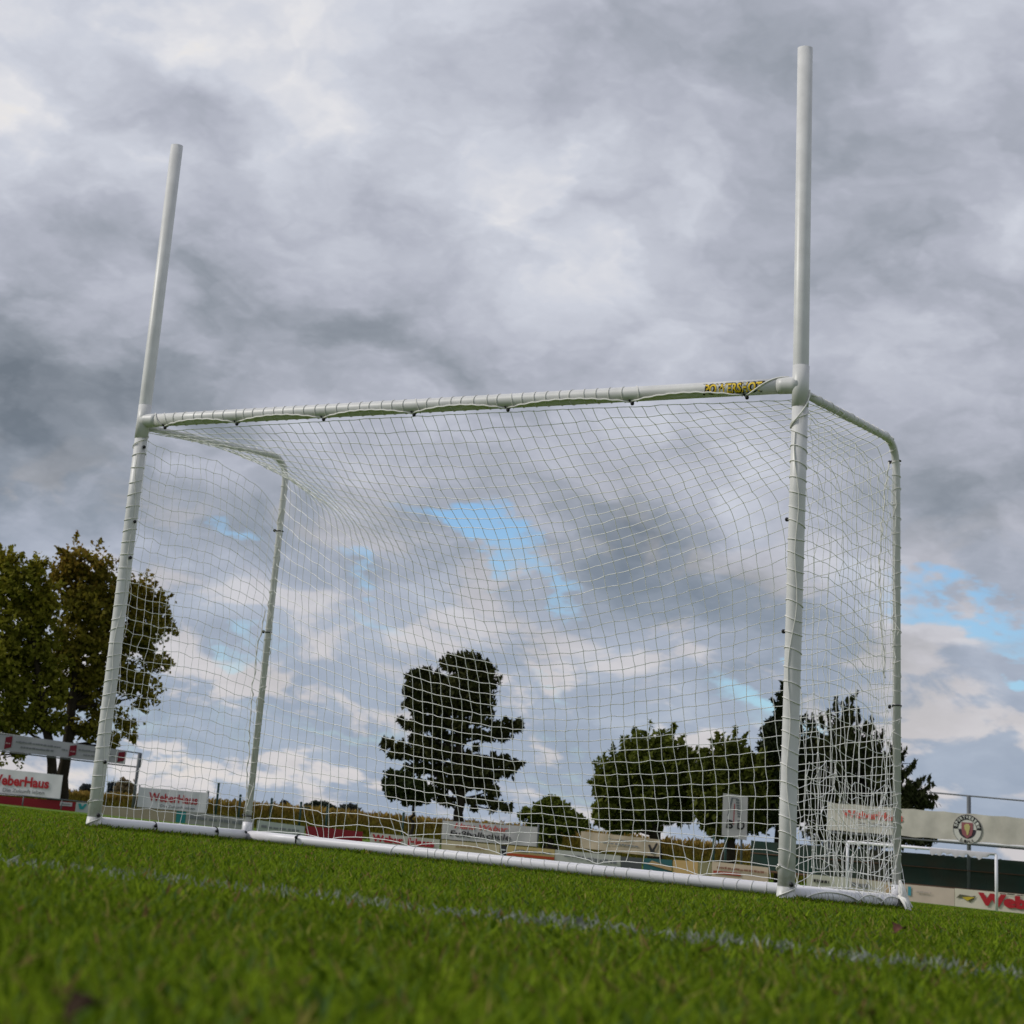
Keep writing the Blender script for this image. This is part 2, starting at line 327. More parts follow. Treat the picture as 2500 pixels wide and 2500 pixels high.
def build_grass():
    def ring(r0, r1, dens, half):
        n = int(half*(r1*r1-r0*r0)*dens)
        r = np.sqrt(rng.uniform(r0*r0, r1*r1, n)); th = rng.uniform(-half, half, n)+.06
        return r, th
    rs, ts = [], []
    for r0, r1, dens, half in ((.30, 1.0, 17000, .75), (1.0, 2.2, 17000, .55), (2.2, 3.6, 13000, .5), (3.6, 6, 7000, .48), (6, 10, 2600, .48), (10, 16, 900, .46), (16, 26, 300, .46), (26, 45, 90, .45)):
        a, b = ring(r0, r1, dens, half); rs.append(a); ts.append(b)
    r = np.concatenate(rs); th = np.concatenate(ts); n = len(r)
    x = CAM[0]+r*(np.cos(th)*FWD[0]+np.sin(th)*RGT[0]); y = CAM[1]+r*(np.cos(th)*FWD[1]+np.sin(th)*RGT[1])
    # longer blades left standing against the bars and post feet
    ex, ey = [], []
    for (ax_, ay_, bx_, by_, k_) in ((0, 1.278, 3.73, 1.278, 5200), (0, 0, 0, 1.278, 1800), (3.73, 0, 3.73, 1.278, 2600)):
        u = rng.random(k_); o_ = np.abs(rng.normal(0, .022, k_))+.018
        nx_, ny_ = (0, -1) if ay_ == by_ else ((1, 0) if ax_ < 1 else (1, 0))
        ex.append(ax_+(bx_-ax_)*u+nx_*o_); ey.append(ay_+(by_-ay_)*u+ny_*o_)
    for px_ in (0, 3.73):
        a_ = rng.uniform(0, 6.28, 900); q_ = .045+np.abs(rng.normal(0, .02, 900)); ex.append(px_+q_*np.cos(a_)); ey.append(q_*np.sin(a_))
    ne = sum(len(q) for q in ex); x = np.concatenate([x]+ex); y = np.concatenate([y]+ey)
    r = np.hypot(x-CAM[0], y-CAM[1]); n = len(x)
    z = ground_z(x, y)-.002
    patch = np.sin(x*3.1+np.sin(y*2.3)*1.3)*np.sin(y*2.7+np.cos(x*1.9))
    patch2 = np.sin(x*11+3*np.sin(y*7))*np.sin(y*13+2*np.cos(x*9))
    h = (.020+.020*rng.random(n)**1.2)*(1+.12*patch2+.05*patch)
    h *= np.where(r > 6, .9, .95); h[-ne:] *= rng.uniform(1.0, 1.55, ne)
    w = (.0017+.0020*rng.random(n)**1.5)*np.where(r < 2.4, .95, 1)*np.clip(1+(r-2.5)*.16, 1, 6)
    az = rng.uniform(0, 2*math.pi, n); lean = h*rng.uniform(.15, .9, n); la = rng.uniform(0, 2*math.pi, n)
    # blade plane faces a random way, but not edge-on for the far, wide ones
    sx, sy = np.cos(az)*w, np.sin(az)*w
    lx, ly = np.cos(la)*lean, np.sin(la)*lean
    base = np.stack([x, y, z], 1); s = np.stack([sx, sy, 0*sx], 1)
    mid = base+np.stack([lx*.35, ly*.35, h*.55], 1); tip = base+np.stack([lx, ly, h*np.clip(1-lean/h*.25, .6, 1)], 1)
    V = np.empty((n, 5, 3)); V[:, 0] = base-s; V[:, 1] = base+s; V[:, 2] = mid+s*.85; V[:, 3] = tip; V[:, 4] = mid-s*.85
    c = np.empty((n, 3)); u = rng.random(n)[:, None]; v = rng.random(n)
    A = np.array([.066, .124, .005]); B = np.array([.225, .315, .018])
    c[:] = A*(1-u)+B*u
    c *= (1+.08*patch+.06*patch2)[:, None]
    yel = v < .07; c[yel] = np.array([.30, .27, .07])*(.6+.6*rng.random(yel.sum()))[:, None]
    br = v > .975; c[br] = np.array([.24, .15, .06])*(.5+.7*rng.random(br.sum()))[:, None]
    blu = (v > .6) & (v < .70); c[blu] = c[blu]*.6+np.array([.07, .12, .06])*.6
    pl = np.sin(x*7.3)*np.sin(x*3.1+1)*.5+.5
    yl = y-.12*(x-4.86)-.03
    inl = (yl > LINE_Y[0]+.02*np.sin(x*9)) & (yl < LINE_Y[1]+.02*np.sin(x*12+1)) & (rng.random(n) < .36+.28*pl)
    c[inl] = np.array([.46, .50, .44])*(.35+.65*rng.random(inl.sum()))[:, None]
    o = fastmesh('grass', V, 5, M_grass, c)
    tag(o, 'short green lawn grass with a faint white painted line', 'grass', kind='stuff')
build_grass()

# ------------------------------------------------------------------ the goal in front
W, DEP = 3.731, 1.278
LB, LC, LT = np.array([0, 0, -.03]), np.array([-.005, 0, 2.102]), np.array([-.013, 0, 3.682])
RB, RC, RT = np.array([W, 0, -.045]), np.array([3.744, 0, 2.113]), np.array([3.728, 0, 3.696])
RLB, RRB = np.array([0.0, DEP, .028]), np.array([W, DEP, .018])
RLC, RRC = np.array([.04, 1.248, 2.148]), np.array([3.721, 1.248, 2.122])
RP, RBAR, RSUP = .0345, .0275, .0185
def bend(a, c, b, rad, n=8):
    a, b, c = map(np.asarray, (a, b, c)); u = (a-c)/np.linalg.norm(a-c); w = (b-c)/np.linalg.norm(b-c)
    p0, p1 = c+u*rad, c+w*rad
    mid = [(1-t)**2*p0+2*t*(1-t)*c+t*t*p1 for t in np.linspace(0, 1, n)]
    return np.array([a]+mid+[b])
def lerp(a, b, t): return np.asarray(a)*(1-t)+np.asarray(b)*t
def dens(p, step=.03):
    p = np.asarray(p); s = np.concatenate([[0], np.cumsum(np.linalg.norm(np.diff(p, axis=0), axis=1))]); q = np.linspace(0, s[-1], max(2, int(s[-1]/step)))
    return np.stack([np.interp(q, s, p[:, i]) for i in range(3)], 1)
def build_goal():
    g = empty('training_goal', (W/2, .64, 0), 'large white plastic goal with tall upright posts above its crossbar and a white net', 'goal')
    for B, Cc, T in ((LB, LC, LT), (RB, RC, RT)):
        top = Cc+(0, 0, .085)
        m = MB(); m.tube(dens([B, lerp(B, Cc, .96)], .3), RP, 20); m.build('post', M_plastic, g)
        m = MB(); m.tube(dens([lerp(B, Cc, .955), top], .3), RP+.0018, 20)
        sgn = 1 if Cc[0] < 1 else -1
        m.tube([Cc, Cc+(sgn*.03, 0, 0), Cc+(sgn*.075, 0, 0), Cc+(sgn*.1, 0, 0)], [RP+.0035, RP+.003, RP+.0018, RP+.0018], 20); m.build('tee_joint', M_plastic, g)
        # the mast is a hollow tube: outer wall, rim and inner wall
        m = MB(); d = (T-Cc)/np.linalg.norm(T-Cc); ax = lerp(Cc, T, .045)
        m.tube([ax, T, T, T-d*.25], [RP, RP, RP-.004, RP-.004], 24, cap=False); m.build('mast', M_plastic, g)
        m = MB(); zb = ground_z(B[0], B[1]); m.tube([(B[0], 0, zb-.01), (B[0], 0, zb+.02), (B[0], 0, zb+.07)], [.043, .040, RP+.0016], 18); m.build('post_foot', M_plastic, g)
    m = MB(); m.tube(dens([LC+(.06, 0, 0), RC-(.06, 0, 0)], .3), RP, 20); xbar = m.build('crossbar', M_plastic, g)
    for Cc, B, Rc in ((LC, RLB, RLC), (RC, RRB, RRC)):
        m = MB(); m.tube(bend(Cc+(0, .03, -.028), Rc, B, .16, 10), RSUP, 14); m.build('rear_support', M_plastic, g)
    for B, Rb in ((LB, RLB), (RB, RRB)):
        m = MB(); a = np.array([B[0], .03, Rb[2]+.004]); m.tube(dens([a, Rb], .2), RBAR, 16); m.build('ground_bar', M_bar, g)
    m = MB(); m.tube(dens([RLB, RRB], .25), RBAR, 16); m.build('ground_bar', M_bar, g)
    for q in (RLB, RRB):
        m = MB(); m.ball(q, RBAR+.006)
        m.tube([q+(0, 0, .0), q+(0, 0, .07)], RSUP+.008, 14); m.build('corner_joint', M_bar, g)


    # ---- net
    cell = .0625; nc = int(W/cell); nr = 41
    F_L = dens(bend((0, .03, 2.045), RLC, RLB, .16), .01); F_R = dens(bend((W, .03, 2.055), RRC, RRB, .16), .01)
    midp = np.array([(0, .02, 2.06), (0, .28, 1.83), (0, .56, 1.585), (0, .80, 1.30), (0, .98, .98), (0, 1.12, .60), (0, 1.22, .28), (0, 1.272, .055)])
    tt = np.linspace(0, 1, 200); ti = np.linspace(0, 1, len(midp))
    Mp = np.stack([np.interp(tt, ti, midp[:, i]) for i in range(3)], 1)
    for _ in range(14): Mp[1:-1] = (Mp[:-2]+2*Mp[1:-1]+Mp[2:])/4
    def at(poly, s):
        d = np.concatenate([[0], np.cumsum(np.linalg.norm(np.diff(poly, axis=0), axis=1))]); q = s*d[-1]
        return np.array([np.interp(q, d, poly[:, i]) for i in range(3)])
    r2 = np.random.default_rng(3)
    G = np.zeros((nc+1, nr+1, 3))
    ties_x = [.42, .88, 1.4, 1.95, 2.5, 3.05, 3.5]
    for i in range(nc+1):
        fx = i/nc; e = abs(2*fx-1); k = 1-e**1.8; Fp = F_L if fx < .5 else F_R
        xx = LC[0]+(RC[0]-LC[0])*fx
        for j in range(nr+1):
            s = j/nr
            # the mesh gathers towards the top rear corners
            p = at(Fp, s)*(1-k)+at(Mp, s**(1-.12*k))*k
            x = xx*(1-s)+W*fx*s
            gather = .10*(1-e)**.5*0
            x += .012*math.sin(j*.45+i*.1)
            G[i, j] = (x, p[1], p[2]) if 0 < i < nc else (p[0], p[1], p[2])
    jit = r2.normal(0, .0026, G.shape); jit[0] *= .3; jit[-1] *= .3; jit[:, 0] *= .3; jit[:, -1] *= .2; G += jit
    # slack near the ground: the mesh is pulled together at the ties
    for i in range(nc+1):
        ph = (G[i, -1, 0] % .55)/.55; dx = (.5-ph)
        for j in range(nr-4, nr+1):
            w = (j-(nr-5))/5
            G[i, j, 0] += -.05*math.sin(2*math.pi*ph)*w*w; G[i, j, 2] += .03*math.sin(math.pi*ph)*w
    def wig(a, b, n=2):
        o = [a]
        for q in range(1, n): o.append(lerp(a, b, q/n)+r2.normal(0, .0014, 3))
        return o
    def strands(m, G, r, top=True):
        A, B = G.shape[:2]
        for i in range(A):
            pts = []
            for j in range(B-1): pts += wig(G[i, j], G[i, j+1])
            m.tube(pts+[G[i, -1]], r, 4)
        for j in range(B):
            pts = []
            for i in range(A-1): pts += wig(G[i, j], G[i+1, j])
            m.tube(pts+[G[-1, j]], r, 4)
        for i in range(A):
            for j in range(B):
                c = G[i, j]; q = .0036*r2.uniform(.8, 1.25)
                m.add([c+(q, 0, 0), c-(q, 0, 0), c+(0, q, 0), c-(0, q, 0), c+(0, 0, q*1.25), c-(0, 0, q*1.25)], [(0, 2, 4), (2, 1, 4), (1, 3, 4), (3, 0, 4), (2, 0, 5), (1, 2, 5), (3, 1, 5), (0, 3, 5)])
    m = MB(); strands(m, G, .00175); m.build('back_net', M_net, g, smooth=False)
    # ---- side nets, hung between post and rear support
    ny, nz = 19, 31
    for side, X0, B, Cc, Rc in ((0, 0.0, LB, LC, RLC), (1, W, RB, RC, RRC)):
        S = np.zeros((ny+1, nz+1, 3))
        for a in range(ny+1):
            fy = a/ny
            for b in range(nz+1):
                fz = b/nz; z0 = .05+1.97*fz
                y = fy*(1.235 if fz < .9 else 1.235-.0*(fz-.9))
                x = lerp(B, Cc, fz)[0]*(1-fy)+lerp(RLB if side == 0 else RRB, Rc, fz)[0]*fy
                if side == 0:
                    z = z0-.055*fy*fz-.17*fy**9*fz**1.5-.02*math.sin(fy*9)*fz
                    x += -.02*math.sin(math.pi*fy)+.006*math.sin(b*.8+a*.5)
                else:
                    low = (1-fz)**1.3
                    z = z0-.10*fy*fz+low*(.055*math.sin(math.pi*fy*2.4-.3)+.010*math.sin(fy*13+b*.6))+.008*math.sin(fy*8+b*.3)
                    x += .03*math.sin(math.pi*fy)+low*(.018*math.sin(fy*8.5+b*.2)+.003*math.sin(fy*21+b*.8))+.004*math.sin(fy*11+b*.5)
                    y += .012*low*math.sin(b*.7+a*.5)
                S[a, b] = (x, y, z)
        S += r2.normal(0, .004, S.shape)*np.array([1, 1, 1])
        for b in range(nz+1):
            fz = b/nz; S[0, b] = lerp(B, Cc, (S[0, b, 2]-B[2])/(Cc[2]-B[2]))+(0, .02, 0)
        m = MB(); strands(m, S, .0014)
        if side == 1:       # the slack lower hem hangs doubled on the outside
            S2 = S[:, :8].copy(); S2[..., 0] += .012; S2[..., 1] = np.minimum(S2[..., 1]-.01, 1.19); S2[..., 2] += .028+.02*np.sin(np.arange(ny+1)*1.3)[:, None]; S2[..., 1] += .02
            S2 += r2.normal(0, .004, S2.shape); S2[..., 2] = np.maximum(S2[..., 2], .03)
            m2 = S2[2:-2, :]
            strands(m, m2, .0014)
        m.build('side_net', M_net, g, smooth=False)

    # ---- lacing round posts, crossbar, supports and ground bar
    m = MB()
    def ring(c, ax, r, tilt, ph, rc=.0021, drop=0.0):
        ax = ax/np.linalg.norm(ax); a = np.cross(ax, (0, 0, 1)) if abs(ax[2]) < .9 else np.array([1.0, 0, 0]); a = a-ax*np.dot(a, ax); a /= np.linalg.norm(a); b = np.cross(ax, a)
        an = np.arange(14)*2*math.pi/14
        pts = [c+r*(math.cos(t)*a+math.sin(t)*b)+ax*(tilt*math.cos(t-ph)) for t in an]
        m.tube(pts, rc, 5, closed=True)
    for B, Cc in ((LB, LC), (RB, RC)):
        face = math.atan2(CAM[1]-B[1], CAM[0]-B[0]); ax = Cc-B; L_ = np.linalg.norm(ax); ax = ax/L_
        line = []; z = .13; i = 0
        top = 1.97 if Cc[0] < 1 else 1.96
        while z < top:
            c = B+ax*(z+.03)
            ring(c, ax, RP+.0022, r2.uniform(.004, .017), face+r2.uniform(.9, 2.2)*(1 if Cc[0] < 1 else -1))
            wv = .25*math.sin(i*.9)+.25*math.sin(i*.37+1)+(.15 if Cc[0] < 1 else -.1)
            an = face+wv
            line.append(c+(RP+.0025)*np.array([math.cos(an), math.sin(an), 0]))
            z += .0655*r2.uniform(.9, 1.1); i += 1
        m.tube(line, .002, 5)
        # loose end wound round the foot and the top
        for z0, z1, n in ((.0, .14, 1.2), (top-.02, top+.1, 1.0)):
            pts = [B+ax*(z0+.03+(z1-z0)*q)+(RP+.006 if z0 < .1 else RP+.004)*np.array([math.cos(face-2+q*n*2*math.pi), math.sin(face-2+q*n*2*math.pi), 0]) for q in np.linspace(0, 1, 22)]
            m.tube(pts, .0028, 5)
        m.build('lacing', M_lace, g); m = MB()
    tie_px = [(403, 1051), (577, 1045), (787, 1040), (1006, 1033), (1234, 1022), (1536, 996), (1814, 978)]
    tx = [ONY(px, py, 0)[0] for px, py in tie_px]
    sc = []; x = .16
    while x < 3.62:
        c = lerp(LC, RC, x/W)
        k = min(max(np.searchsorted(tx, x), 1), len(tx)-1); u = (x-tx[k-1])/(tx[k]-tx[k-1]); u = min(max(u, 0), 1)
        near = min(abs(x-q) for q in tx)
        if x < 3.0: ring(c+(0, 0, 0), RC-LC, RP+.0022, r2.uniform(-.006, .008)+(.02 if near < .03 else 0), r2.uniform(0, .8), .0018)
        x += .0655*r2.uniform(.93, 1.07)
    for x in np.arange(tx[0], tx[-1], .012):
        k = min(max(np.searchsorted(tx, x), 1), len(tx)-1); u = min(max((x-tx[k-1])/(tx[k]-tx[k-1]), 0), 1)
        ph = math.radians(80-56*min(1, (math.sin(math.pi*u)**.62)*1.0)); c = lerp(LC, RC, x/W); q = RP+.004
        sc.append(c+(0, -q*math.cos(ph), -q*math.sin(ph)+.0015*math.sin(x*97)))
    m.tube(sc, .0044, 6)
    for x0, x1, a0, a1 in ((tx[-1], tx[-1]+.20, 78, -95), (tx[0]-.06, tx[0], -60, 78)):
        pts = []
        for u in np.linspace(0, 1, 14):
            ph = math.radians(a0+(a1-a0)*u); c = lerp(LC, RC, (x0+(x1-x0)*u)/W); q = RP+.004; pts.append(c+(0, -q*math.cos(ph), -q*math.sin(ph)))
        m.tube(pts, .0036, 6)
    pts = []                                     # cord from the right top corner round the post
    face = math.atan2(CAM[1], CAM[0]-W)
    for u in np.linspace(0, 1, 16):
        an = face+1.7-3.6*u; pts.append(RC+(0, 0, -.02-.17*math.sin(u*1.6))+(RP+.005)*np.array([math.cos(an), math.sin(an), 0]))
    m.tube(pts, .0036, 6)
    m.build('lacing', M_lace, g)
    for Rc, B, Cc in ((RLC, RLB, LC), (RRC, RRB, RC)):
        m = MB(); path = dens(bend(Cc+(0, .08, -.028), Rc, B+(0, 0, .06), .16, 10), .0655)
        for i in range(2, len(path)-1): ring(path[i]+r2.normal(0, .001, 3), path[i+1]-path[i-1], RSUP+.0022, r2.uniform(.004, .012), r2.uniform(0, 6.28), .0017)
        pl = [path[i]+(RSUP+.003)*np.array([math.cos(i*.8+i*i*.05), math.sin(i*.8), .4*math.sin(i*1.7)]) for i in range(len(path))]
        m.tube(pl, .0024, 5)
        # slack cord hanging beside the rear support
        sg = -1 if Rc[0] > 1 else 1
        hang = [lerp(Rc+(0, -.06, -.10), B+(0, -.06, .12), u)+np.array([sg*(.012+.02*math.sin(u*7)), -.07*math.sin(math.pi*u)*(1.4 if Rc[0] > 1 else .3), 0])+r2.normal(0, .004, 3) for u in np.linspace(0 if Rc[0] > 1 else .42, .55 if Rc[0] > 1 else 1, 34)]
        m.tube(hang, .0028, 5)
        tw = [h+np.array([.005*math.sin(i*1.9), .005*math.cos(i*1.9), 0]) for i, h in enumerate(hang)]
        m.tube(tw, .002, 5); m.build('lacing', M_lace, g)
    m = MB()
    # mesh wound round the rear bar and the right side bar
    for x in np.arange(1.0, W, .0655):
        if r2.random() < .93: ring(np.array([x+r2.normal(0, .004), DEP, lerp(RLB, RRB, x/W)[2]]), np.array([1.0, 0, 0]), RBAR+.0015, r2.uniform(-.02, .02), r2.uniform(0, 6), .0015)
    m.build('lacing', M_lace, g); m = MB()
    for y in np.arange(.1, DEP, .05):
        ring(np.array([W, y+r2.normal(0, .006), RRB[2]]), np.array([0, 1.0, 0]), RBAR+.0018, r2.uniform(-.025, .025), r2.uniform(0, 6), .0017)
    for (a, b, c_) in ((.10, .75, .34), (.7, 1.05, .3), (.98, 1.3, .34)):
        pts = []
        for u in np.linspace(0, 1, 16):
            ph = math.radians(-20+75*math.sin(math.pi*u)**.6*(-1)+60); pts.append(np.array([W+(RBAR+.004)*math.cos(ph), a+(b-a)*u, RRB[2]-(RBAR+.004)*math.sin(ph)]))
        m.tube(pts, .003, 5)
    m.build('lacing', M_lace, g); m = MB()
    for q in range(7):                            # knotted bunch at the right rear corner
        a = q*.9; e = RRB+np.array([.05+.03*math.cos(a), -.03+.02*math.sin(a*2), -.02])
        m.tube([RRB+(.02, -.02, .09), RRB+(.035+.01*math.sin(a), -.03+.01*math.cos(a), .04), e], [.006, .009, .005], 6)
    for u in range(5):
        a = u*1.1
        m.tube([RRB+(.02, -.03, .02), RRB+(.06, -.06+.02*math.sin(a), .0+.01*math.cos(a)), RRB+(.085, -.085+.03*math.sin(a), -.035)], [.010, .008, .004], 6)
    m.build('net_bunch', M_lace, g)
    # ---- black bungee ties
    def tie(c, ax, r, dirv):
        t = MB(); ax = np.asarray(ax, float); ax /= np.linalg.norm(ax); a = np.cross(ax, (0, 0, 1)) if abs(ax[2]) < .9 else np.array([1.0, 0, 0]); b = np.cross(ax, a)
        t.tube([c+(r+.003)*(math.cos(q)*a+math.sin(q)*b) for q in np.arange(14)*2*math.pi/14], .0032, 6, closed=True)
        d = np.asarray(dirv, float); d /= np.linalg.norm(d)
        t.tube([c+d*r, c+d*(r+.010)], .0045, 6); t.ball(c+d*(r+.014), .0095)
        t.build('bungee_tie', M_black, g)
    for x in tx:
        c = lerp(LC, RC, x/W); t = MB(); t.ball(c+(.012, -.012, -RP-.012), .0095)
        t.tube([c+(0, -(RP+.004)*math.cos(q), -(RP+.004)*math.sin(q)) for q in np.linspace(.9, 2.6, 9)], .0034, 6); t.build('bungee_tie', M_black, g)
    for B, Cc, zs, dv in ((LB, LC, (1.96, 1.56, 1.37, .33, .07), (.95, -.3, -.1)), (RB, RC, (1.53, 1.06), (-.95, -.3, -.1)), (RB, RC, (.05,), (.8, -.6, .1))):
        for z in zs:
            c = lerp(B, Cc, (z-B[2])/(Cc[2]-B[2])); d = np.array(dv)/np.linalg.norm(dv)
            t = MB(); t.ball(c+d*(RP+.007), .0095); t.tube([c+d*RP*.9, c+d*(RP+.005)], .005, 6); t.build('bungee_tie', M_black, g)
    for Rc, B, zs, dv in ((RLC, RLB, (1.72, 1.14, .13), (-1, -.2, .1)), (RRC, RRB, (2.03, .88), (-1, -.25, -.25))):
        for z in zs: tie(lerp(B, Rc, (z-B[2])/(Rc[2]-B[2])), Rc-B, RSUP, dv)
    for y in (.47, .99): tie(np.array([0, y, RLB[2]]), (0.1, 1, 0), RBAR, (1, -.6, .3))
    for x in (.01, .36): tie(np.array([x, DEP-.0, RLB[2]]), (1, 0.1, 0), RBAR, (.3, -1, .4))
    # ---- brand lettering printed on the crossbar
    xa, xb = ONY(1722, 955, 0)[0], ONY(1862, 945, 0)[0]
    for body, bold, mt, q, x0, x1, h, dz_ in (('POWERSHOT', .075, M_dark, .0012, xa-.012, xb+.012, .046, 0), ('POWERSHOT', .030, M_yellow, .0022, xa, xb, .041, .0)):
        v, f = text_uv(body, bold, .12)
        out = []
        for u, w_ in v:
            x = x0+(x1-x0)*u; c = lerp(LC, RC, x/W); ph = math.radians(6)-(w_-.5)*h/RP; out.append(c+(0, -(RP+q)*math.cos(ph), -(RP+q)*math.sin(ph)))
        t = MB(); t.add(out, f)
        if mt is M_dark:
            for k in range(9):
                x = xa+(xb-xa)*(k+.5)/9+r2.normal(0, .004); hh = .024+.008*r2.random(); w_ = .017
                P_ = []
                for dx, ww in ((-w_*1.2, -.9), (w_*.9, -1.0), (w_*1.2, .8), (-w_*.5, 1.1)):
                    c = lerp(LC, RC, (x+dx)/W); ph = math.radians(6)-ww*hh*.8/RP; P_.append(c+(0, -(RP+q-.0006)*math.cos(ph), -(RP+q-.0006)*math.sin(ph)))
                t.add(P_, [(0, 1, 2, 3)])
        t.build('lettering', mt, xbar, smooth=False)
build_goal()

# ------------------------------------------------------------------ background: trees
def gz(p): return float(ground_z(p[0], p[1]))
def tree(name, label, lobes, tr, R, leaf, n, trunk, c0, c1, limbs=10, mt=None, group=None, spray=0.0, ctop=None, cat='tree', flat=.8, dense=1.0, hole=.25, holes_scale=1.1, dark=None, sprigs=160, slen=.8, sup=.55):
    """lobes: photograph ellipses (x, y, rx, ry) after the crop transform tr=(x0, y0, scale); trunk: photograph points (x, y, radius in m)"""
    x0, y0, sc = tr
    r = np.random.default_rng(abs(hash(label)) % 9999 if False else sum(map(ord, label)))
    base = PX(x0+trunk[0][0]*sc, y0+trunk[0][1]*sc, R); zb = gz(base)
    root = empty(name, (base[0], base[1], zb), label, cat, group)
    toc = np.array([CAM[0]-base[0], CAM[1]-base[1], 0]); toc /= np.linalg.norm(toc)
    m = MB(); tp = []
    for (tx_, ty_, rr) in trunk:
        p = PX(x0+tx_*sc, y0+ty_*sc, R); tp.append((p, rr))
    tp[0] = (np.array([tp[0][0][0], tp[0][0][1], zb-.1]), tp[0][1]*1.25)
    pts = [q[0] for q in tp]; rad = [q[1] for q in tp]
    tt = np.linspace(0, 1, len(pts)); fine = np.linspace(0, 1, 14)
    P_ = np.stack([np.interp(fine, tt, [p[i] for p in pts]) for i in range(3)], 1); Rr = np.interp(fine, tt, rad)
    P_[2:-1] += r.normal(0, .04, P_[2:-1].shape)
    m.tube(P_, Rr, 9)
    px2m = sc*R/FPX
    cent = []; 
    for (lx, ly, rx, ry) in lobes:
        dep = r.uniform(-.5, .5)*min(rx, 2.0*ry)*px2m*1.1
        c = PX(x0+lx*sc, y0+ly*sc, R)+toc*dep
        cent.append((c, rx*px2m, ry*px2m))
    for i in range(min(limbs, len(cent))):
        c, a, b = cent[i*len(cent)//max(1, min(limbs, len(cent)))]
        u = min(.97, max(.35, 1-(tp[-1][0][2]-c[2]+a*.5)/max(.1, tp[-1][0][2]-zb)))
        s = np.array([np.interp(u, fine, P_[:, k]) for k in range(3)]); rs = np.interp(u, fine, Rr)*.5
        mid = lerp(s, c, .5)+r.normal(0, .12, 3)+np.array([0, 0, -.08*np.linalg.norm(c-s)])
        m.tube(np.array([lerp(lerp(s, mid, t), lerp(mid, c, t), t) for t in np.linspace(0, 1, 7)]), np.linspace(rs, .012, 7), 6)
    m.build('trunk', M_bark, root)
    vol = np.array([a*b*max(a*.8, b*.8) for _, a, b in cent])**.72; cnt = np.maximum(8, (vol/vol.sum()*n)).astype(int)
    C, K = [], []
    for (c, a, b), k in zip(cent, cnt):
        d = r.normal(0, 1, (k, 3)); d /= np.linalg.norm(d, axis=1)[:, None]
        q = d*(r.random(k)**(1/2.2)*np.where(r.random(k) < .14, r.uniform(1, 1.45, k), 1))[:, None]
        # lumpy outline
        lump = 1+.16*np.sin(d[:, 0]*7+d[:, 2]*5+c[0])+.14*np.sin(d[:, 1]*9-d[:, 2]*8+c[1])
        q *= lump[:, None]
        p = c+q[:, 0:1]*np.array([RA[0], RA[1], 0])*a+q[:, 1:2]*toc*min(max(a, b)*.85, a*1.2)*flat+q[:, 2:3]*np.array([0, 0, 1.0])*b
        C.append(p); K.append(np.full(k, r.random()))
    C = np.concatenate(C); K = np.concatenate(K)
    hs = holes_scale; f = np.sin(C[:, 0]*2.1*hs+1.7*np.sin(C[:, 2]*1.6*hs))*np.sin(C[:, 1]*2.3*hs+C[:, 2]*1.1*hs)*np.sin(C[:, 2]*2.6*hs+C[:, 0]*hs)
    f2 = np.sin(C[:, 0]*5.3*hs+2*np.sin(C[:, 2]*3.1*hs))*np.sin(C[:, 1]*2.9*hs+C[:, 2]*2.2*hs)*np.sin(C[:, 2]*6.1*hs+C[:, 0]*2.4*hs)
    keep = ((f < 1-2*hole) & (f2 < .75-1.3*hole)) | (r.random(len(C)) < .06); C, K, f = C[keep], K[keep], f[keep]
    if sprigs:                                       # leafy shoots that break the outline, pointing up and out
        top_ = np.where(C[:, 2] > np.percentile(C[:, 2], 25))[0]; ids = r.choice(top_, sprigs)
        for q in ids:
            p0 = C[q]; cc = cent[int(np.argmin([np.linalg.norm(p0-c_[0]) for c_ in cent]))][0]
            d = p0-cc; d /= np.linalg.norm(d)+1e-6; d = d*.6+np.array([0, 0, sup])+r.normal(0, .18, 3); d /= np.linalg.norm(d)
            l = slen*r.uniform(.5, 1.3); k_ = int(12+16*r.random()); u = r.random(k_)**.8
            pp = p0+d*(u*l)[:, None]+r.normal(0, 1, (k_, 3))*(.16*slen*(1.05-u))[:, None]
            C = np.concatenate([C, pp]); K = np.concatenate([K, np.full(k_, r.random())]); f = np.concatenate([f, np.full(k_, .3)])
    k = len(C); nm = r.normal(0, 1, (k, 3)); nm[:, 2] += .4; nm /= np.linalg.norm(nm, axis=1)[:, None]
    ua = np.cross(nm, r.normal(0, 1, (k, 3))); ua /= np.linalg.norm(ua, axis=1)[:, None]; va = np.cross(nm, ua)
    if spray:                                        # needle tufts that stand up along the twig ends
        va = va*(1-spray)+np.array([0, 0, 1.0])*spray; va /= np.linalg.norm(va, axis=1)[:, None]
    sz = leaf*r.uniform(.55, 1.25, k)[:, None]; asp = 1.9 if spray else 1.25
    V = np.stack([C-va*sz*asp*.5, C+ua*sz*.42-va*sz*asp*.05, C+va*sz*asp*.5, C-ua*sz*.42+va*sz*asp*.05], 1)
    u = np.clip(.5*r.random(k)+.5*K+.18*f, 0, 1)[:, None]; col_ = np.array(c0)*(1-u)+np.array(c1)*u
    if ctop is not None:
        zz = C[:, 2]; h = np.clip((zz-np.percentile(zz, 35))/(zz.max()-np.percentile(zz, 35)), 0, 1)*r.random(k)*(.4+.6*(K > .4)); col_ = col_*(1-h[:, None])+np.array(ctop)*h[:, None]
    fastmesh('crown', V, 4, mt or M_leaf, col_, root)
    return root
CR1 = (0, 1300, .3882)
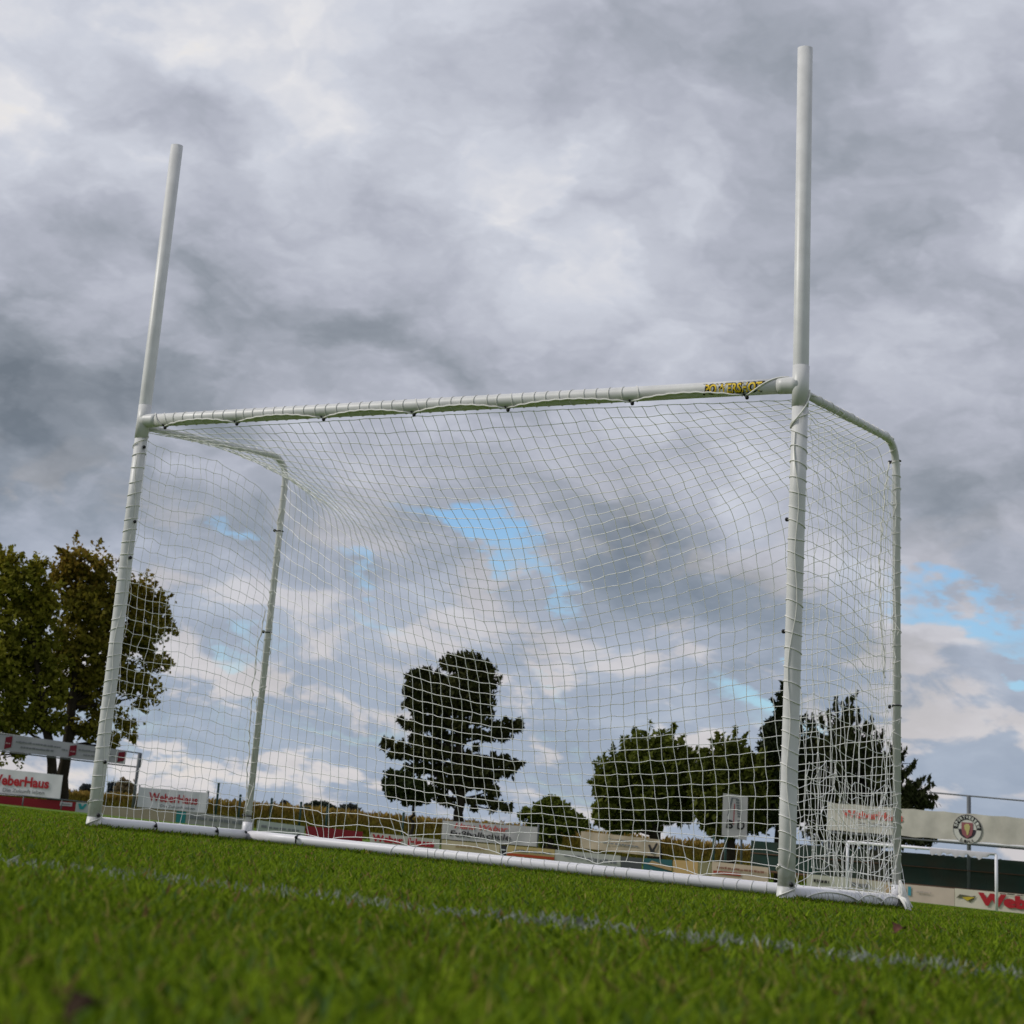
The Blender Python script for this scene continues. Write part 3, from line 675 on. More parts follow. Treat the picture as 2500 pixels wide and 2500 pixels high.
tree('broadleaf_tree', 'tall broadleaf tree turning autumn brown, with its trunk seen just left of the goal post',
     [(520, 200, 150, 120), (440, 300, 150, 150), (620, 260, 110, 110), (640, 400, 130, 150), (560, 480, 180, 140), (760, 420, 110, 150), (860, 430, 150, 150), (960, 470, 90, 110), (1010, 590, 90, 110), (880, 620, 150, 110), (1010, 820, 100, 60), (900, 740, 60, 60), (760, 700, 120, 150), (640, 680, 130, 170), (470, 650, 130, 170),
      (870, 940, 110, 70), (960, 1000, 70, 80), (900, 1080, 60, 50), (760, 920, 130, 120), (600, 900, 150, 150), (480, 980, 140, 160), (640, 1120, 110, 110), (780, 1200, 80, 90), (700, 1290, 70, 60), (570, 1240, 90, 80), (480, 1210, 90, 80), (840, 1290, 30, 40), (690, 1340, 35, 25), (420, 800, 130, 150)],
     CR1, 104, .21, 46000, [(385, 1690, .33), (405, 1480, .29), (430, 1300, .27), (470, 900, .2), (500, 500, .1), (520, 250, .03)], (.12, .12, .014), (.30, .24, .034), 16, ctop=(.26, .13, .022), group='broadleaf trees behind the left banners', hole=.46, holes_scale=1.3, sprigs=300, slen=.5, sup=.3)
tree('broadleaf_tree', 'dark green and yellow broadleaf tree at the left edge, left of the tallest one',
     [(40, 200, 120, 90), (120, 300, 140, 130), (230, 260, 90, 110), (20, 420, 150, 150), (190, 450, 150, 140), (300, 420, 90, 120), (60, 620, 170, 160), (250, 640, 130, 150), (-60, 800, 160, 200), (120, 820, 180, 160), (290, 840, 110, 140), (40, 1020, 180, 150), (230, 1040, 150, 130), (340, 1010, 80, 120), (90, 1180, 170, 90), (260, 1190, 130, 80), (-60, 1200, 150, 80), (360, 1200, 60, 70),
      (15, 1420, 30, 60), (125, 1420, 38, 50), (140, 1470, 30, 25), (-60, 1400, 60, 80), (95, 1380, 25, 30)],
     CR1, 102, .21, 38000, [(345, 1680, .27), (325, 1480, .24), (300, 1280, .22), (240, 900, .16), (200, 500, .08), (150, 300, .03)], (.11, .125, .014), (.28, .26, .030), 14, ctop=(.26, .20, .02), group='broadleaf trees behind the left banners', hole=.43, holes_scale=1.3, sprigs=260, slen=.5, sup=.3)
CR3 = (880, 1550, .2588)
tree('pine_tree', 'dark pine with layered upturned branches standing alone behind the middle of the net',
     [(1000, 215, 95, 60), (940, 270, 110, 60), (850, 290, 75, 55), (800, 290, 40, 60), (1120, 290, 60, 45), (1210, 300, 70, 45), (1030, 330, 140, 60), (1180, 390, 90, 70), (560, 370, 90, 45), (480, 400, 60, 40), (620, 410, 110, 50), (720, 420, 90, 45), (960, 430, 160, 60), (1230, 460, 70, 45), (520, 490, 100, 50), (700, 500, 130, 60), (900, 520, 140, 60), (1100, 520, 130, 60), (1210, 560, 70, 50), (430, 530, 40, 35), (600, 590, 150, 55), (800, 610, 150, 60), (1020, 620, 160, 60), (1190, 640, 70, 45), (440, 660, 60, 28), (560, 680, 120, 45), (780, 700, 150, 55), (1000, 710, 160, 55), (1180, 730, 80, 40),
      (380, 800, 40, 28), (430, 850, 60, 35), (550, 780, 60, 40), (560, 880, 90, 45), (700, 800, 120, 50), (740, 900, 100, 50), (920, 840, 140, 50), (1130, 810, 110, 40), (1290, 850, 80, 40), (1430, 870, 80, 45), (1500, 850, 45, 60), (1370, 800, 25, 25), (1320, 940, 100, 40), (1180, 950, 110, 45), (1020, 930, 110, 40), (1330, 990, 40, 25), (1090, 1060, 26, 40), (940, 1000, 60, 35), (840, 980, 110, 40),
      (225, 1030, 35, 55), (290, 1020, 45, 45), (370, 1070, 80, 45), (350, 1130, 90, 40), (500, 1000, 50, 55), (580, 1030, 60, 55), (680, 1040, 90, 50), (490, 1130, 110, 50), (640, 1140, 130, 60), (820, 1110, 130, 60), (960, 1160, 130, 55), (1110, 1190, 120, 50), (1250, 1210, 110, 50), (1370, 1190, 60, 50), (1440, 1240, 60, 45), (1480, 1200, 25, 25), (1350, 1290, 90, 40),
      (560, 1260, 140, 55), (740, 1270, 140, 55), (930, 1290, 150, 60), (1120, 1310, 140, 50), (1230, 1330, 80, 40), (800, 1390, 140, 50), (980, 1400, 130, 50), (1130, 1410, 120, 45), (1240, 1460, 70, 45), (1280, 1500, 40, 25), (700, 1480, 120, 45), (900, 1470, 50, 30), (780, 1560, 80, 30), (840, 1600, 50, 20), (1050, 1570, 70, 20), (1180, 1560, 80, 30), (1290, 1600, 80, 32), (1380, 1640, 50, 24), (1240, 1650, 40, 18), (1060, 1640, 35, 22), (1420, 1615, 22, 22)],
     CR3, 108, .21, 26000, [(925, 1850, .34), (935, 1700, .26), (945, 1500, .22), (930, 1100, .17), (960, 700, .12), (990, 230, .04)], (.028, .034, .010), (.075, .075, .022), 40, mt=M_needle, spray=.45, hole=.18, holes_scale=1.6, sprigs=260, slen=.36, sup=.8)
tree('small_tree', 'small dark green leafy tree tucked under the left side of the pine',
     [(300, 1330, 70, 50), (380, 1350, 110, 60), (270, 1400, 70, 60), (420, 1430, 140, 70), (330, 1470, 100, 60), (520, 1440, 110, 70), (290, 1510, 50, 40), (450, 1530, 130, 50), (590, 1500, 90, 60), (410, 1590, 45, 22), (520, 1580, 70, 25), (600, 1570, 60, 22)],
     CR3, 106, .19, 9000, [(485, 1890, .10), (495, 1750, .085), (503, 1600, .07), (480, 1450, .03)], (.022, .036, .009), (.055, .070, .018), 8, hole=.12, sprigs=60, slen=.25)
CR4 = (1000, 1750, .3106)
tree('bushy_tree', 'low dome shaped bushy tree with a dark trunk between two advertising banners',
     [(1110, 680, 80, 45), (1060, 720, 80, 50), (1170, 720, 90, 55), (980, 770, 70, 40), (1080, 790, 120, 60), (1210, 780, 100, 55), (1290, 800, 70, 45), (1330, 850, 80, 38), (1200, 850, 120, 50), (910, 775, 50, 25), (880, 790, 25, 25), (960, 835, 40, 22), (1060, 850, 60, 40), (1390, 850, 25, 25), (1100, 900, 80, 60), (1080, 970, 70, 60), (1140, 960, 55, 60), (1250, 900, 40, 30)],
     CR4, 112, .21, 14000, [(1110, 1060, .42), (1110, 960, .36), (1100, 850, .2), (1110, 740, .06)], (.075, .10, .014), (.17, .20, .03), 8, hole=.12, sprigs=90, slen=.3)
CR5 = (1400, 1650, .3106)
tree('broadleaf_tree', 'big round green tree with pointed sprigs on top, right of the low dome shaped tree',
     [(410, 610, 35, 55), (500, 580, 35, 45), (540, 590, 30, 35), (630, 560, 35, 55), (720, 560, 30, 50), (770, 570, 28, 50), (900, 620, 28, 50), (580, 630, 70, 60), (680, 640, 110, 80), (450, 680, 90, 70), (560, 720, 120, 90), (800, 660, 70, 80), (780, 760, 120, 90), (340, 720, 50, 50), (270, 770, 20, 30), (360, 810, 120, 80), (240, 850, 60, 50), (520, 860, 160, 90), (900, 720, 60, 70), (880, 830, 80, 90), (700, 900, 160, 90), (260, 940, 90, 80), (430, 980, 150, 80), (620, 1010, 140, 80), (820, 980, 120, 90), (220, 1060, 70, 70), (360, 1090, 130, 70), (560, 1110, 140, 60), (760, 1090, 120, 60), (880, 1090, 60, 60), (260, 1150, 90, 40), (430, 1190, 90, 35), (620, 1200, 60, 30), (330, 1210, 60, 22)],
     CR5, 112, .25, 26000, [(640, 1420, .38), (640, 1250, .3), (620, 1050, .2), (620, 700, .05)], (.065, .082, .012), (.15, .17, .024), 14, group='green trees behind the net on the right', hole=.16, spray=.25, sprigs=330, slen=1.0, sup=.9)
tree('broadleaf_tree', 'green tree with sparse twiggy tips, behind the leaning white placard',
     [(1040, 690, 22, 40), (1050, 750, 50, 60), (990, 780, 40, 40), (1160, 610, 28, 50), (1180, 680, 50, 60), (1250, 590, 24, 45), (1260, 650, 60, 50), (1320, 610, 40, 35), (1380, 620, 30, 30), (1130, 790, 80, 80), (1000, 860, 60, 70), (1280, 740, 110, 80), (1200, 870, 130, 90), (1400, 740, 80, 90), (1040, 960, 90, 90), (1380, 880, 110, 90), (1230, 1010, 150, 90), (1060, 1080, 100, 70), (1480, 920, 80, 120), (1420, 1050, 120, 90), (1250, 1130, 140, 70), (1080, 1170, 80, 50), (1440, 1160, 100, 60), (1130, 1240, 70, 35), (1250, 1230, 90, 40)],
     CR5, 109, .24, 21000, [(1215, 1470, .36), (1230, 1330, .3), (1240, 1150, .22), (1250, 750, .05)], (.055, .070, .012), (.13, .145, .022), 12, group='green trees behind the net on the right', hole=.18, spray=.25, sprigs=300, slen=1.0, sup=.9)
tree('spruce_tree', 'tall pointed dark spruce mostly hidden by the right front post',
     [(1640, 110, 12, 30), (1640, 170, 28, 34), (1620, 150, 25, 12), (1640, 240, 40, 36), (1610, 230, 26, 16), (1645, 310, 60, 40), (1600, 340, 50, 22), (1560, 370, 40, 22), (1650, 390, 90, 45), (1570, 430, 80, 34), (1520, 470, 40, 24), (1650, 480, 110, 50), (1540, 540, 80, 34), (1490, 580, 45, 26), (1650, 580, 140, 60), (1560, 650, 110, 45), (1650, 700, 160, 70), (1540, 760, 100, 50), (1650, 830, 180, 80), (1700, 950, 170, 80), (1580, 960, 120, 70), (1640, 1080, 180, 80), (1760, 420, 50, 30), (1800, 520, 60, 34), (1820, 660, 80, 44), (1810, 800, 90, 60), (1800, 1000, 100, 80), (1780, 340, 30, 22)],
     CR5, 110, .20, 22000, [(1640, 1420, .34), (1640, 1000, .24), (1640, 500, .12), (1640, 110, .02)], (.013, .020, .008), (.032, .040, .013), 24, mt=M_needle, spray=.35, hole=.10, holes_scale=1.6, sprigs=160, slen=.45)
CR6 = (1900, 1650, .3106)
lob = []
for (sx, sy, ey, wd) in ((450, 195, 620, 38), (505, 215, 640, 36), (545, 205, 640, 34), (580, 185, 640, 36), (630, 275, 660, 40), (735, 340, 720, 46), (700, 390, 700, 40), (820, 440, 800, 46), (770, 470, 780, 40), (400, 270, 650, 40), (340, 320, 680, 42), (270, 320, 700, 42), (220, 320, 700, 40)):
    for u in np.linspace(0, 1, 7): lob.append((sx+(540-sx)*u*.25, sy+(ey-sy)*u, 10+wd*u**.7, 34))
for (x1, y1) in ((1000, 590), (1075, 690), (1145, 800), (1215, 860), (1240, 955), (960, 560), (910, 570)):
    for u in np.linspace(0, 1, 16): lob.append((760+(x1-760)*u, y1+190-190*u**1.9, 60-46*u, 50-30*u))
for q in ((300, 620, 120, 130), (520, 640, 180, 150), (700, 720, 160, 150), (830, 800, 140, 140), (300, 850, 140, 150), (500, 880, 180, 150), (700, 930, 180, 150), (900, 930, 140, 110), (1020, 940, 110, 70), (1120, 960, 90, 60), (1170, 1010, 60, 30), (360, 1080, 160, 140), (600, 1120, 200, 120), (820, 1130, 180, 120), (1010, 1120, 150, 90), (1120, 1290, 120, 50), (1000, 1260, 180, 60), (700, 1270, 200, 80), (420, 1250, 180, 90), (1160, 1200, 70, 60)): lob.append(q)
tree('conifer_tree', 'broad dark conifer with many upturned spires behind the long right banner', lob, CR6, 113, .20, 34000,
     [(560, 1500, .42), (560, 1100, .32), (550, 700, .2), (545, 250, .04)], (.026, .034, .012), (.070, .076, .028), 40, mt=M_needle, spray=.5, hole=.18, holes_scale=1.5, sprigs=260, slen=.5, sup=.9)

# ------------------------------------------------------------------ background: field, far trees, hills
def build_field():
    top = np.array([(0, 5)])+np.array([(-60, 1913), (161, 1931), (600, 1957), (1077, 1999), (1450, 2028), (1832, 2066), (2300, 2108), (2600, 2130)], float)
    V, c = [], []
    def rows(R, n, k0, k1):
        px = rng.uniform(-80, 2600, n); py = np.interp(px, top[:, 0], top[:, 1])
        d = FA[None]+RA[None]*((px-CX)/FPX)[:, None]-UA[None]*((py-CY)/FPX)[:, None]
        s = R/np.hypot(d[:, 0], d[:, 1]); p = CAM+d*s[:, None]
        zg = ground_z(p[:, 0], p[:, 1]); h = (p[:, 2]-zg)*rng.uniform(.80, 1.07, n)
        u = rng.random(n)**.7; zc = zg+h*u
        a = rng.uniform(0, 6.28, n); l = rng.uniform(.12, .32, n); w = rng.uniform(.03, .08, n)
        e = np.stack([np.cos(a), np.sin(a), 0*a], 1); C = np.stack([p[:, 0], p[:, 1], zc], 1)
        V.append(np.stack([C-e*w[:, None]-np.array([0, 0, .1]), C+e*w[:, None]*.6-np.array([0, 0, .06]), C+e*(l*.5)[:, None]+np.stack([0*a, 0*a, l], 1), C-e*w[:, None]*.4+np.stack([0*a, 0*a, l*.5], 1)], 1))
        t_ = np.clip(u*1.15-.1+rng.normal(0, .12, n), 0, 1)[:, None]
        lo = np.array([.22, .21, .018]); hi = np.array([.30, .19, .045])
        c.append((lo*(1-t_)+hi*t_)*rng.uniform(.6, 1.25, n)[:, None])
    for R in (128, 130, 132.5, 135, 139, 145, 152): rows(R, 9500, 0, 1)
    tag(fastmesh('maize_field', np.concatenate(V), 4, M_crop, np.concatenate(c)), 'field of browning maize stretching along the far side of the pitch', 'crop field', kind='stuff')
build_field()
def far_tree(px, py, w, h, R, c0, c1, label, cat='tree', name='distant_tree', stem=.35):
    lob = [(px, py-h*.65, w*.42, h*.34), (px-w*.25, py-h*.45, w*.3, h*.26), (px+w*.27, py-h*.5, w*.28, h*.26), (px, py-h*.35, w*.4, h*.22)]
    tree(name, label, lob, (0, 0, 1), R, .8*R/300, 1500, [(px, py+10, .25), (px, py-h*.3, .2), (px, py-h*.6, .06)], c0, c1, 3, group='small trees far beyond the field', hole=.1, sprigs=0)
far_tree(862-10, 1992, 40, 26, 320, (.05, .06, .06), (.08, .09, .08), 'pale distant tree seen left of the pine through the net')
far_tree(783, 1990, 70, 30, 300, (.03, .04, .03), (.05, .06, .04), 'wide dark distant tree behind a green fence post')
far_tree(695, 1978, 16, 18, 300, (.03, .035, .04), (.05, .055, .06), 'tiny dark distant tree right of the left rear support')
far_tree(277, 1950, 20, 36, 300, (.03, .04, .05), (.05, .06, .07), 'pointed bluish distant tree right of the left front post')
far_tree(303, 1950, 40, 44, 290, (.14, .11, .06), (.24, .18, .10), 'pale brown autumn tree in the distance beside the banner post')
far_tree(212, 1935, 26, 16, 310, (.05, .06, .07), (.08, .09, .10), 'low hazy distant tree between the big trunk and the left front post')
def build_hills():
    a = np.linspace(-.6, .8, 160); V = []; F = []
    R0, R1 = 5200, 5600
    for i, t in enumerate(a):
        h = 34+12*math.sin(t*9+1)+7*math.sin(t*23)+4*math.sin(t*51+2)
        for R, z in ((R0, -8), (R0+150, h*.55), (R1, h)):
            V.append((CAM[0]+R*(math.cos(t)*FWD[0]+math.sin(t)*RGT[0]), CAM[1]+R*(math.cos(t)*FWD[1]+math.sin(t)*RGT[1]), z))
        if i:
            b = (i-1)*3
            for k in (0, 1): F.append((b+k, b+3+k, b+4+k, b+1+k))
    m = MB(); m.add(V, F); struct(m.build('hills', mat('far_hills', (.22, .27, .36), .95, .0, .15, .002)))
build_hills()

# ------------------------------------------------------------------ background: banners, boards, fences
class Panel:
    """a vertical board or cloth between two photograph columns, each at its own distance"""
    def __init__(s, xl, ytl, ybl, Rl, xr, ytr, ybr, Rr):
        s.BL, s.BR = PX(xl, ybl, Rl), PX(xr, ybr, Rr)
        s.TL = np.array([s.BL[0], s.BL[1], PX(xl, ytl, Rl)[2]]); s.TR = np.array([s.BR[0], s.BR[1], PX(xr, ytr, Rr)[2]])
        e = s.BR-s.BL; s.n = np.array([e[1], -e[0], 0]); s.n /= np.linalg.norm(s.n)
        if np.dot(s.n, CAM-s.BL) < 0: s.n = -s.n
    def p(s, u, v, q=0.0): return lerp(lerp(s.BL, s.BR, u), lerp(s.TL, s.TR, u), v)+s.n*q
    def sheet(s, name, mt, parent=None, th=.02, wave=0.0, nu=40, nv=5, u0=0, u1=1, v0=0, v1=1, q=0.0, sag=0.0, k=9.0):
        m = MB(); V = []; F = []
        for side in (0, 1):
            for j in range(nv+1):
                for i in range(nu+1):
                    u, v = u0+(u1-u0)*i/nu, v0+(v1-v0)*j/nv
                    w = wave*(math.sin(u*k*2.3+v*1.5)+.6*math.sin(u*k*5.1+2-v*2))
                    p_ = s.p(u, v, q+w-(th if side else 0)); p_[2] -= sag*abs(math.sin(u*k*1.7))*(v if v > .5 else v-1)
                    V.append(p_)
        st = (nu+1)*(nv+1)
        for j in range(nv):
            for i in range(nu):
                a = j*(nu+1)+i; F.append((a, a+1, a+nu+2, a+nu+1)); F.append((st+a, st+a+nu+1, st+a+nu+2, st+a+1))
        for i in range(nu):
            F.append((i, st+i, st+i+1, i+1)); b = nv*(nu+1)+i; F.append((b, b+1, st+b+1, st+b))
        for j in range(nv):
            a = j*(nu+1); F.append((a, a+nu+1, st+a+nu+1, st+a)); b = a+nu; F.append((b, st+b, st+b+nu+1, b+nu+1))
        m.add(V, F); return m.build(name, mt, parent, smooth=False)
    def wv(s, u, v, wave, k): return wave*(math.sin(u*k*2.3+v*1.5)+.6*math.sin(u*k*5.1+2-v*2))
    def text(s, body, u0, u1, v0, v1, mt, parent, bold=.0, shear=0.0, q=.035, name='lettering', wave=0, k=9.0):
        tv, f = text_uv(body, bold, shear); m = MB()
        P_ = [s.p(u0+(u1-u0)*a, v0+(v1-v0)*b, q+s.wv(u0+(u1-u0)*a, v0, wave, k)) for a, b in tv]
        iv = sorted((min(tv[i][0] for i in fc), max(tv[i][0] for i in fc), fc) for fc in f)      # one piece per word
        gap = .45/max(6, len(body)); words = []; end = None
        for a, b, fc in iv:
            if end is None or a > end+gap: words.append([]); end = b
            words[-1].append(fc); end = max(end, b)
        for wd in words:
            m = MB(); ids = sorted({i for fc in wd for i in fc}); mp = {i: n for n, i in enumerate(ids)}
            m.add([P_[i] for i in ids], [tuple(mp[i] for i in fc) for fc in wd]); m.build(name, mt, parent, smooth=False)
    def poly(s, pts, mt, parent, q=.03, name='mark'):
        m = MB(); m.add([s.p(u, v, q) for u, v in pts], [tuple(range(len(pts)))]); return m.build(name, mt, parent, smooth=False)
    def rect(s, u0, u1, v0, v1, mt, parent, q=.03, name='mark'): return s.poly([(u0, v0), (u1, v0), (u1, v1), (u0, v1)], mt, parent, q, name)
    def scribble(s, u0, u1, v0, v1, n, mt, parent, q=.03, name='small_print', seed=1):
        """rows of print too small to read: dashes of uneven length"""
        r = np.random.default_rng(seed); m = MB(); u = u0
        while u < u1:
            w = min((u1-u0)/n*r.uniform(.5, 1.3), u1-u); h = r.uniform(.65, 1.0)
            m.add([s.p(u, v0, q), s.p(u+w, v0, q), s.p(u+w, v0+(v1-v0)*h, q), s.p(u, v0+(v1-v0)*h, q)], [(0, 1, 2, 3)]); u += w*r.uniform(1.08, 1.4)
        return m.build(name, mt, parent, smooth=False)
def proot(name, P_, label, cat, group=None):
    c = lerp(P_.BL, P_.BR, .5); return empty(name, (c[0], c[1], P_.BL[2]), label, cat, group)
def pole(m, p0, p1, r): m.tube([p0, p1], r, 10)
# left: high banner on a steel frame
pn = Panel(-60, 1782, 1825, 99, 305, 1833, 1866, 97)
g = proot('long_banner', pn, 'long grey white banner with red square logos, stretched high on the left frame', 'banner', 'advertising banners round the pitch')
ck = pn.sheet('cloth', mat('grey_banner_cloth', (.36, .36, .38), .7, .2, .12, 1.0), g, wave=.012, k=6)
M_logo = mat('dark_red_print', (.15, .008, .02), .6, .2)
for k, (x, sd) in enumerate(((19, 1), (177, 2), (295, 3))):
    u = (x+60)/365; pn.poly([(u-.024, .10), (u+.022, .26), (u+.022, .93), (u-.022, .82)], M_logo, ck, .045, 'logo'); pn.scribble(u-.016, u+.016, .43, .52, 4, mat('pale_print', (.35, .25, .25), .6, .2), ck, .06, 'small_print', sd)
for a, b, v0, v1, n_ in ((.01, .13, .6, .72, 6), (.265, .565, .58, .70, 18), (.30, .53, .28, .40, 13), (.575, .615, .45, .57, 3), (.685, .90, .58, .70, 12), (.72, .88, .28, .40, 9), (.02, .12, .3, .42, 5), (.905, .935, .45, .55, 2)):
    pn.scribble(a, b, v0, v1, n_, M_grey, ck, .045, 'small_print', int(a*1000))
a0, a1 = PX(-70, 1780, 99), PX(345, 1839.5, 97); b0, b1 = PX(-70, 1826, 99), PX(341, 1873.5, 97)
base = PX(325, 1968, 97)
fr = empty('banner_stand', (base[0], base[1], gz(base)), 'dark steel frame and post that carry the high banner on the left', 'stand')
m = MB(); pole(m, (base[0], base[1], gz(base)-.1), (base[0], base[1], a1[2]), .075); m.build('post', M_steel, fr)
m = MB(); pole(m, a0-pn.n*.06, a1-pn.n*.06, .03); m.build('rail', M_steel, fr); m = MB(); pole(m, b0-pn.n*.06, b1-pn.n*.06, .03); m.build('rail', M_steel, fr)
m = MB(); pole(m, a1-pn.n*.06, b1-pn.n*.06, .03); m.build('end_bar', M_steel, fr)
pl = PX(-66, 1960, 99); m = MB(); pole(m, (pl[0], pl[1], gz(pl)-.1), (pl[0], pl[1], a0[2]), .075); m.build('post', M_steel, fr)
# two red lettered banners on the left
pn = Panel(-45, 1872, 1937, 97, 146, 1892, 1950, 95)
g = proot('banner', pn, 'white banner with bold red lettering at the left edge, under the high banner', 'banner', 'advertising banners round the pitch')
ck = pn.sheet('cloth', M_banner, g, wave=.01, k=5)
pn.text('WeberHaus', .07, .845, .40, .79, M_red, ck, .035, wave=.01, k=5); pn.text('Die Zukunft leben', .27, .80, .13, .28, M_grey, ck, .01, wave=.01, k=5)
pn = Panel(334, 1921, 1970, 97, 502, 1935, 1985, 96)
g = proot('banner', pn, 'white banner with red lettering seen through the net beside the frame post', 'banner', 'advertising banners round the pitch')
ck = pn.sheet('cloth', M_banner, g, wave=.015, k=5)
pn.text('WeberHaus', .16, .87, .38, .80, M_red, ck, .02, wave=.015, k=5); pn.text('Die Zukunft leben', .34, .84, .10, .24, M_grey, ck, .01, wave=.015, k=5)
for x in (334, 502):
    u = 0 if x < 400 else 1; m = MB(); q = pn.p(u, 0, -.06); pole(m, (q[0], q[1], gz(q)-.1), pn.p(u, 1.1, -.06), .035); m.build('post', M_steel, g)
# rail along the left boards
r0, r1 = PX(-60, 1930, 94), PX(225, 1960, 92)
fr = empty('pitch_rail', (r1[0], r1[1], gz(r1)), 'thin grey pipe rail running above the red board on the left', 'rail')
m = MB(); pole(m, r0, r1, .028); m.build('pipe', M_steel, fr)
for x, y in ((58, 1942), (152, 1952)):
    q = PX(x, y, 93.3); m = MB(); pole(m, (q[0], q[1], gz(q)-.1), q, .03); m.build('post', M_steel, fr)
# middle banners
pn = Panel(1078, 2003, 2048, 99, 1310, 2019, 2067, 97)
g = proot('banner', pn, 'grey white banner with red and black lettering under the pine', 'banner', 'advertising banners round the pitch')
ck = pn.sheet('cloth', mat('greyish_banner_cloth', (.42, .41, .42), .7, .2, .15, 1.0), g, wave=.02, k=5)
pn.text('Hans Weber', .13, .70, .63, .93, mat('faded_red_print', (.42, .07, .06), .6, .2), ck, .02, .25, wave=.02, k=5)
pn.text('Fußballschule', .09, .73, .20, .52, M_dark, ck, .02, .1, wave=.02, k=5)
for u in (0, 1):
    m = MB(); q = pn.p(u, 0, -.06); pole(m, (q[0], q[1], gz(q)-.1), pn.p(u, 1.15, -.06), .04); m.build('post', M_steel, g)
pn = Panel(1417, 2029, 2070, 99, 1610, 2050, 2092, 97)
g = proot('banner', pn, 'faded beige banner with one black tick mark at its right end', 'banner', 'advertising banners round the pitch')
ck = pn.sheet('cloth', mat('beige_banner_cloth', (.47, .39, .29), .7, .2, .3, .8), g, wave=.02, k=5)
pn.poly([(.86, .62), (.885, .66), (.915, .38), (.96, .80), (.985, .76), (.925, .12), (.90, .12)], M_dark, ck, .06, 'tick_mark'); pn.scribble(.30, .74, .42, .52, 12, M_grey, ck, .06, 'small_print', 4); pn.scribble(.36, .66, .70, .76, 9, M_grey, ck, .06, 'small_print', 5)
# placard hanging askew in front of the trees
pn = Panel(1762, 1936, 2039, 94, 1823, 1944, 2052, 94)
g = proot('placard', pn, 'tall white placard with black letters, tilted above the boards', 'placard')
ck = pn.sheet('panel', mat('placard_board', (.52, .49, .49), .6, .2, .08, 2.0), g, nu=6)
pn.text('B', .16, .44, .20, .40, M_dark, ck, .03, .12, .03); pn.text('D', .60, .90, .22, .42, M_dark, ck, .02, .05, .03)
pn.poly([(.20, .48), (.26, .48), (.42, .92), (.34, .92)], M_grey, ck, .03); pn.poly([(.44, .30), (.47, .30), (.49, .78), (.46, .80)], M_red, ck, .03)
for k in range(7): pn.rect(.52+.015*k, .66+.01*k, .86-.062*k, .905-.062*k, M_grey, ck, .03)
pn.rect(.36, .60, .905, .925, M_grey, ck, .03)
m = MB(); q = pn.p(.75, 0, -.08); pole(m, (q[0]+.1, q[1], gz(q)-.1), pn.p(.75, .9, -.08), .05); m.build('post', M_steel, g)
# perimeter boards: one line along the touchline, each board a thing
def edge_y(x): return 1942.0+.0905*x+2.6e-6*x*x*0
def edge_R(x): return 96-11*x/2500
BTOP = np.array([(-60, 1938), (0, 1942), (182, 1958), (480, 1980), (745, 2016), (1076, 2050), (1353, 2075), (1515, 2090), (1705, 2103), (1875, 2122), (1970, 2134), (2065, 2142), (2200, 2158), (2470, 2182), (2600, 2194)], float)
BBOT = np.array([(-60, 1954), (0, 1958), (182, 1974), (480, 2006), (745, 2036), (1076, 2072), (1353, 2099), (1515, 2117), (1705, 2139), (1875, 2157), (1970, 2165), (2065, 2174), (2200, 2187), (2470, 2217), (2600, 2230)], float)
def board(xl, xr, label, mt, dy=0, dh=0, sub=0):
    f = lambda x: (np.interp(x, BTOP[:, 0], BTOP[:, 1])+dy, np.interp(x, BBOT[:, 0], BBOT[:, 1])+2)
    (tl, bl), (tr, br) = f(xl), f(xr)
    p_ = Panel(xl, tl, bl, edge_R(xl), xr, tr, br, edge_R(xr)); g = proot('perimeter_board', p_, label, 'advertising board', 'boards along the pitch edge')
    sh_ = p_.sheet('panel', mt, g, th=.03, nu=8, nv=2, v0=-.5); return p_, sh_
def bm(n, c): return mat(n, c, .5, .3, .12, 1.5)
p_, g = board(-60, 183, 'long plain red board under the pipe rail at the left edge', bm('red_board', (.24, .006, .014)))
p_.rect(.845, .967, .36, .88, bm('white_patch', (.5, .48, .5)), g, .03, 'sticker'); p_.scribble(.86, .95, .55, .70, 8, M_grey, g, .05, 'small_print', 8)
M_teal = bm('teal_print', (.03, .28, .28))
p_, g = board(184, 247, 'pale board with a teal chevron mark, behind the left front post', bm('pale_board', (.45, .47, .45)))
p_.poly([(.08, .85), (.20, .85), (.24, .45), (.34, .85), (.44, .85), (.30, .10), (.16, .10)], M_teal, g, .03, 'chevron')
p_, g = board(248, 428, 'plain beige board seen through the net under the second red lettered banner', bm('beige_board', (.36, .30, .21)), 4)
p_, g = board(429, 452, 'short teal board end beside the plain beige board', bm('teal_board', (.02, .20, .20)), 4)
p_, g = board(453, 618, 'grey board with dark blocks of print left of the left rear support', bm('grey_board', (.33, .33, .31)), 2)
p_.scribble(.05, .95, .3, .7, 9, M_grey, g, .05, 'small_print', 12)
p_, g = board(626, 742, 'pale green grey board right of the left rear support', bm('green_grey_board', (.36, .40, .36)), 2)
p_.scribble(.1, .9, .25, .55, 8, M_grey, g, .05, 'small_print', 13)
p_, g = board(746, 884, 'dark red board in the middle left, between pale boards', bm('dark_red_board', (.21, .008, .016)), 0)
p_, g = board(903, 1072, 'white board with bold red lettering left of the long beige board', bm('white_board', (.52, .50, .44)), 0)
p_.text('Weber', .03, .48, .15, .85, M_red, g, .05); p_.text('Haus', .55, .93, .15, .85, M_red, g, .05)
p_, g = board(1077, 1219, 'cream board below the banner with red and black lettering', bm('cream_board', (.55, .46, .30)), 0)
p_.scribble(.25, .75, .35, .6, 8, bm('ochre_print', (.34, .24, .12)), g, .05, 'small_print', 15)
p_, g = board(1221, 1235, 'narrow black board end with a white stripe', bm('black_board', (.03, .03, .035)), 0)
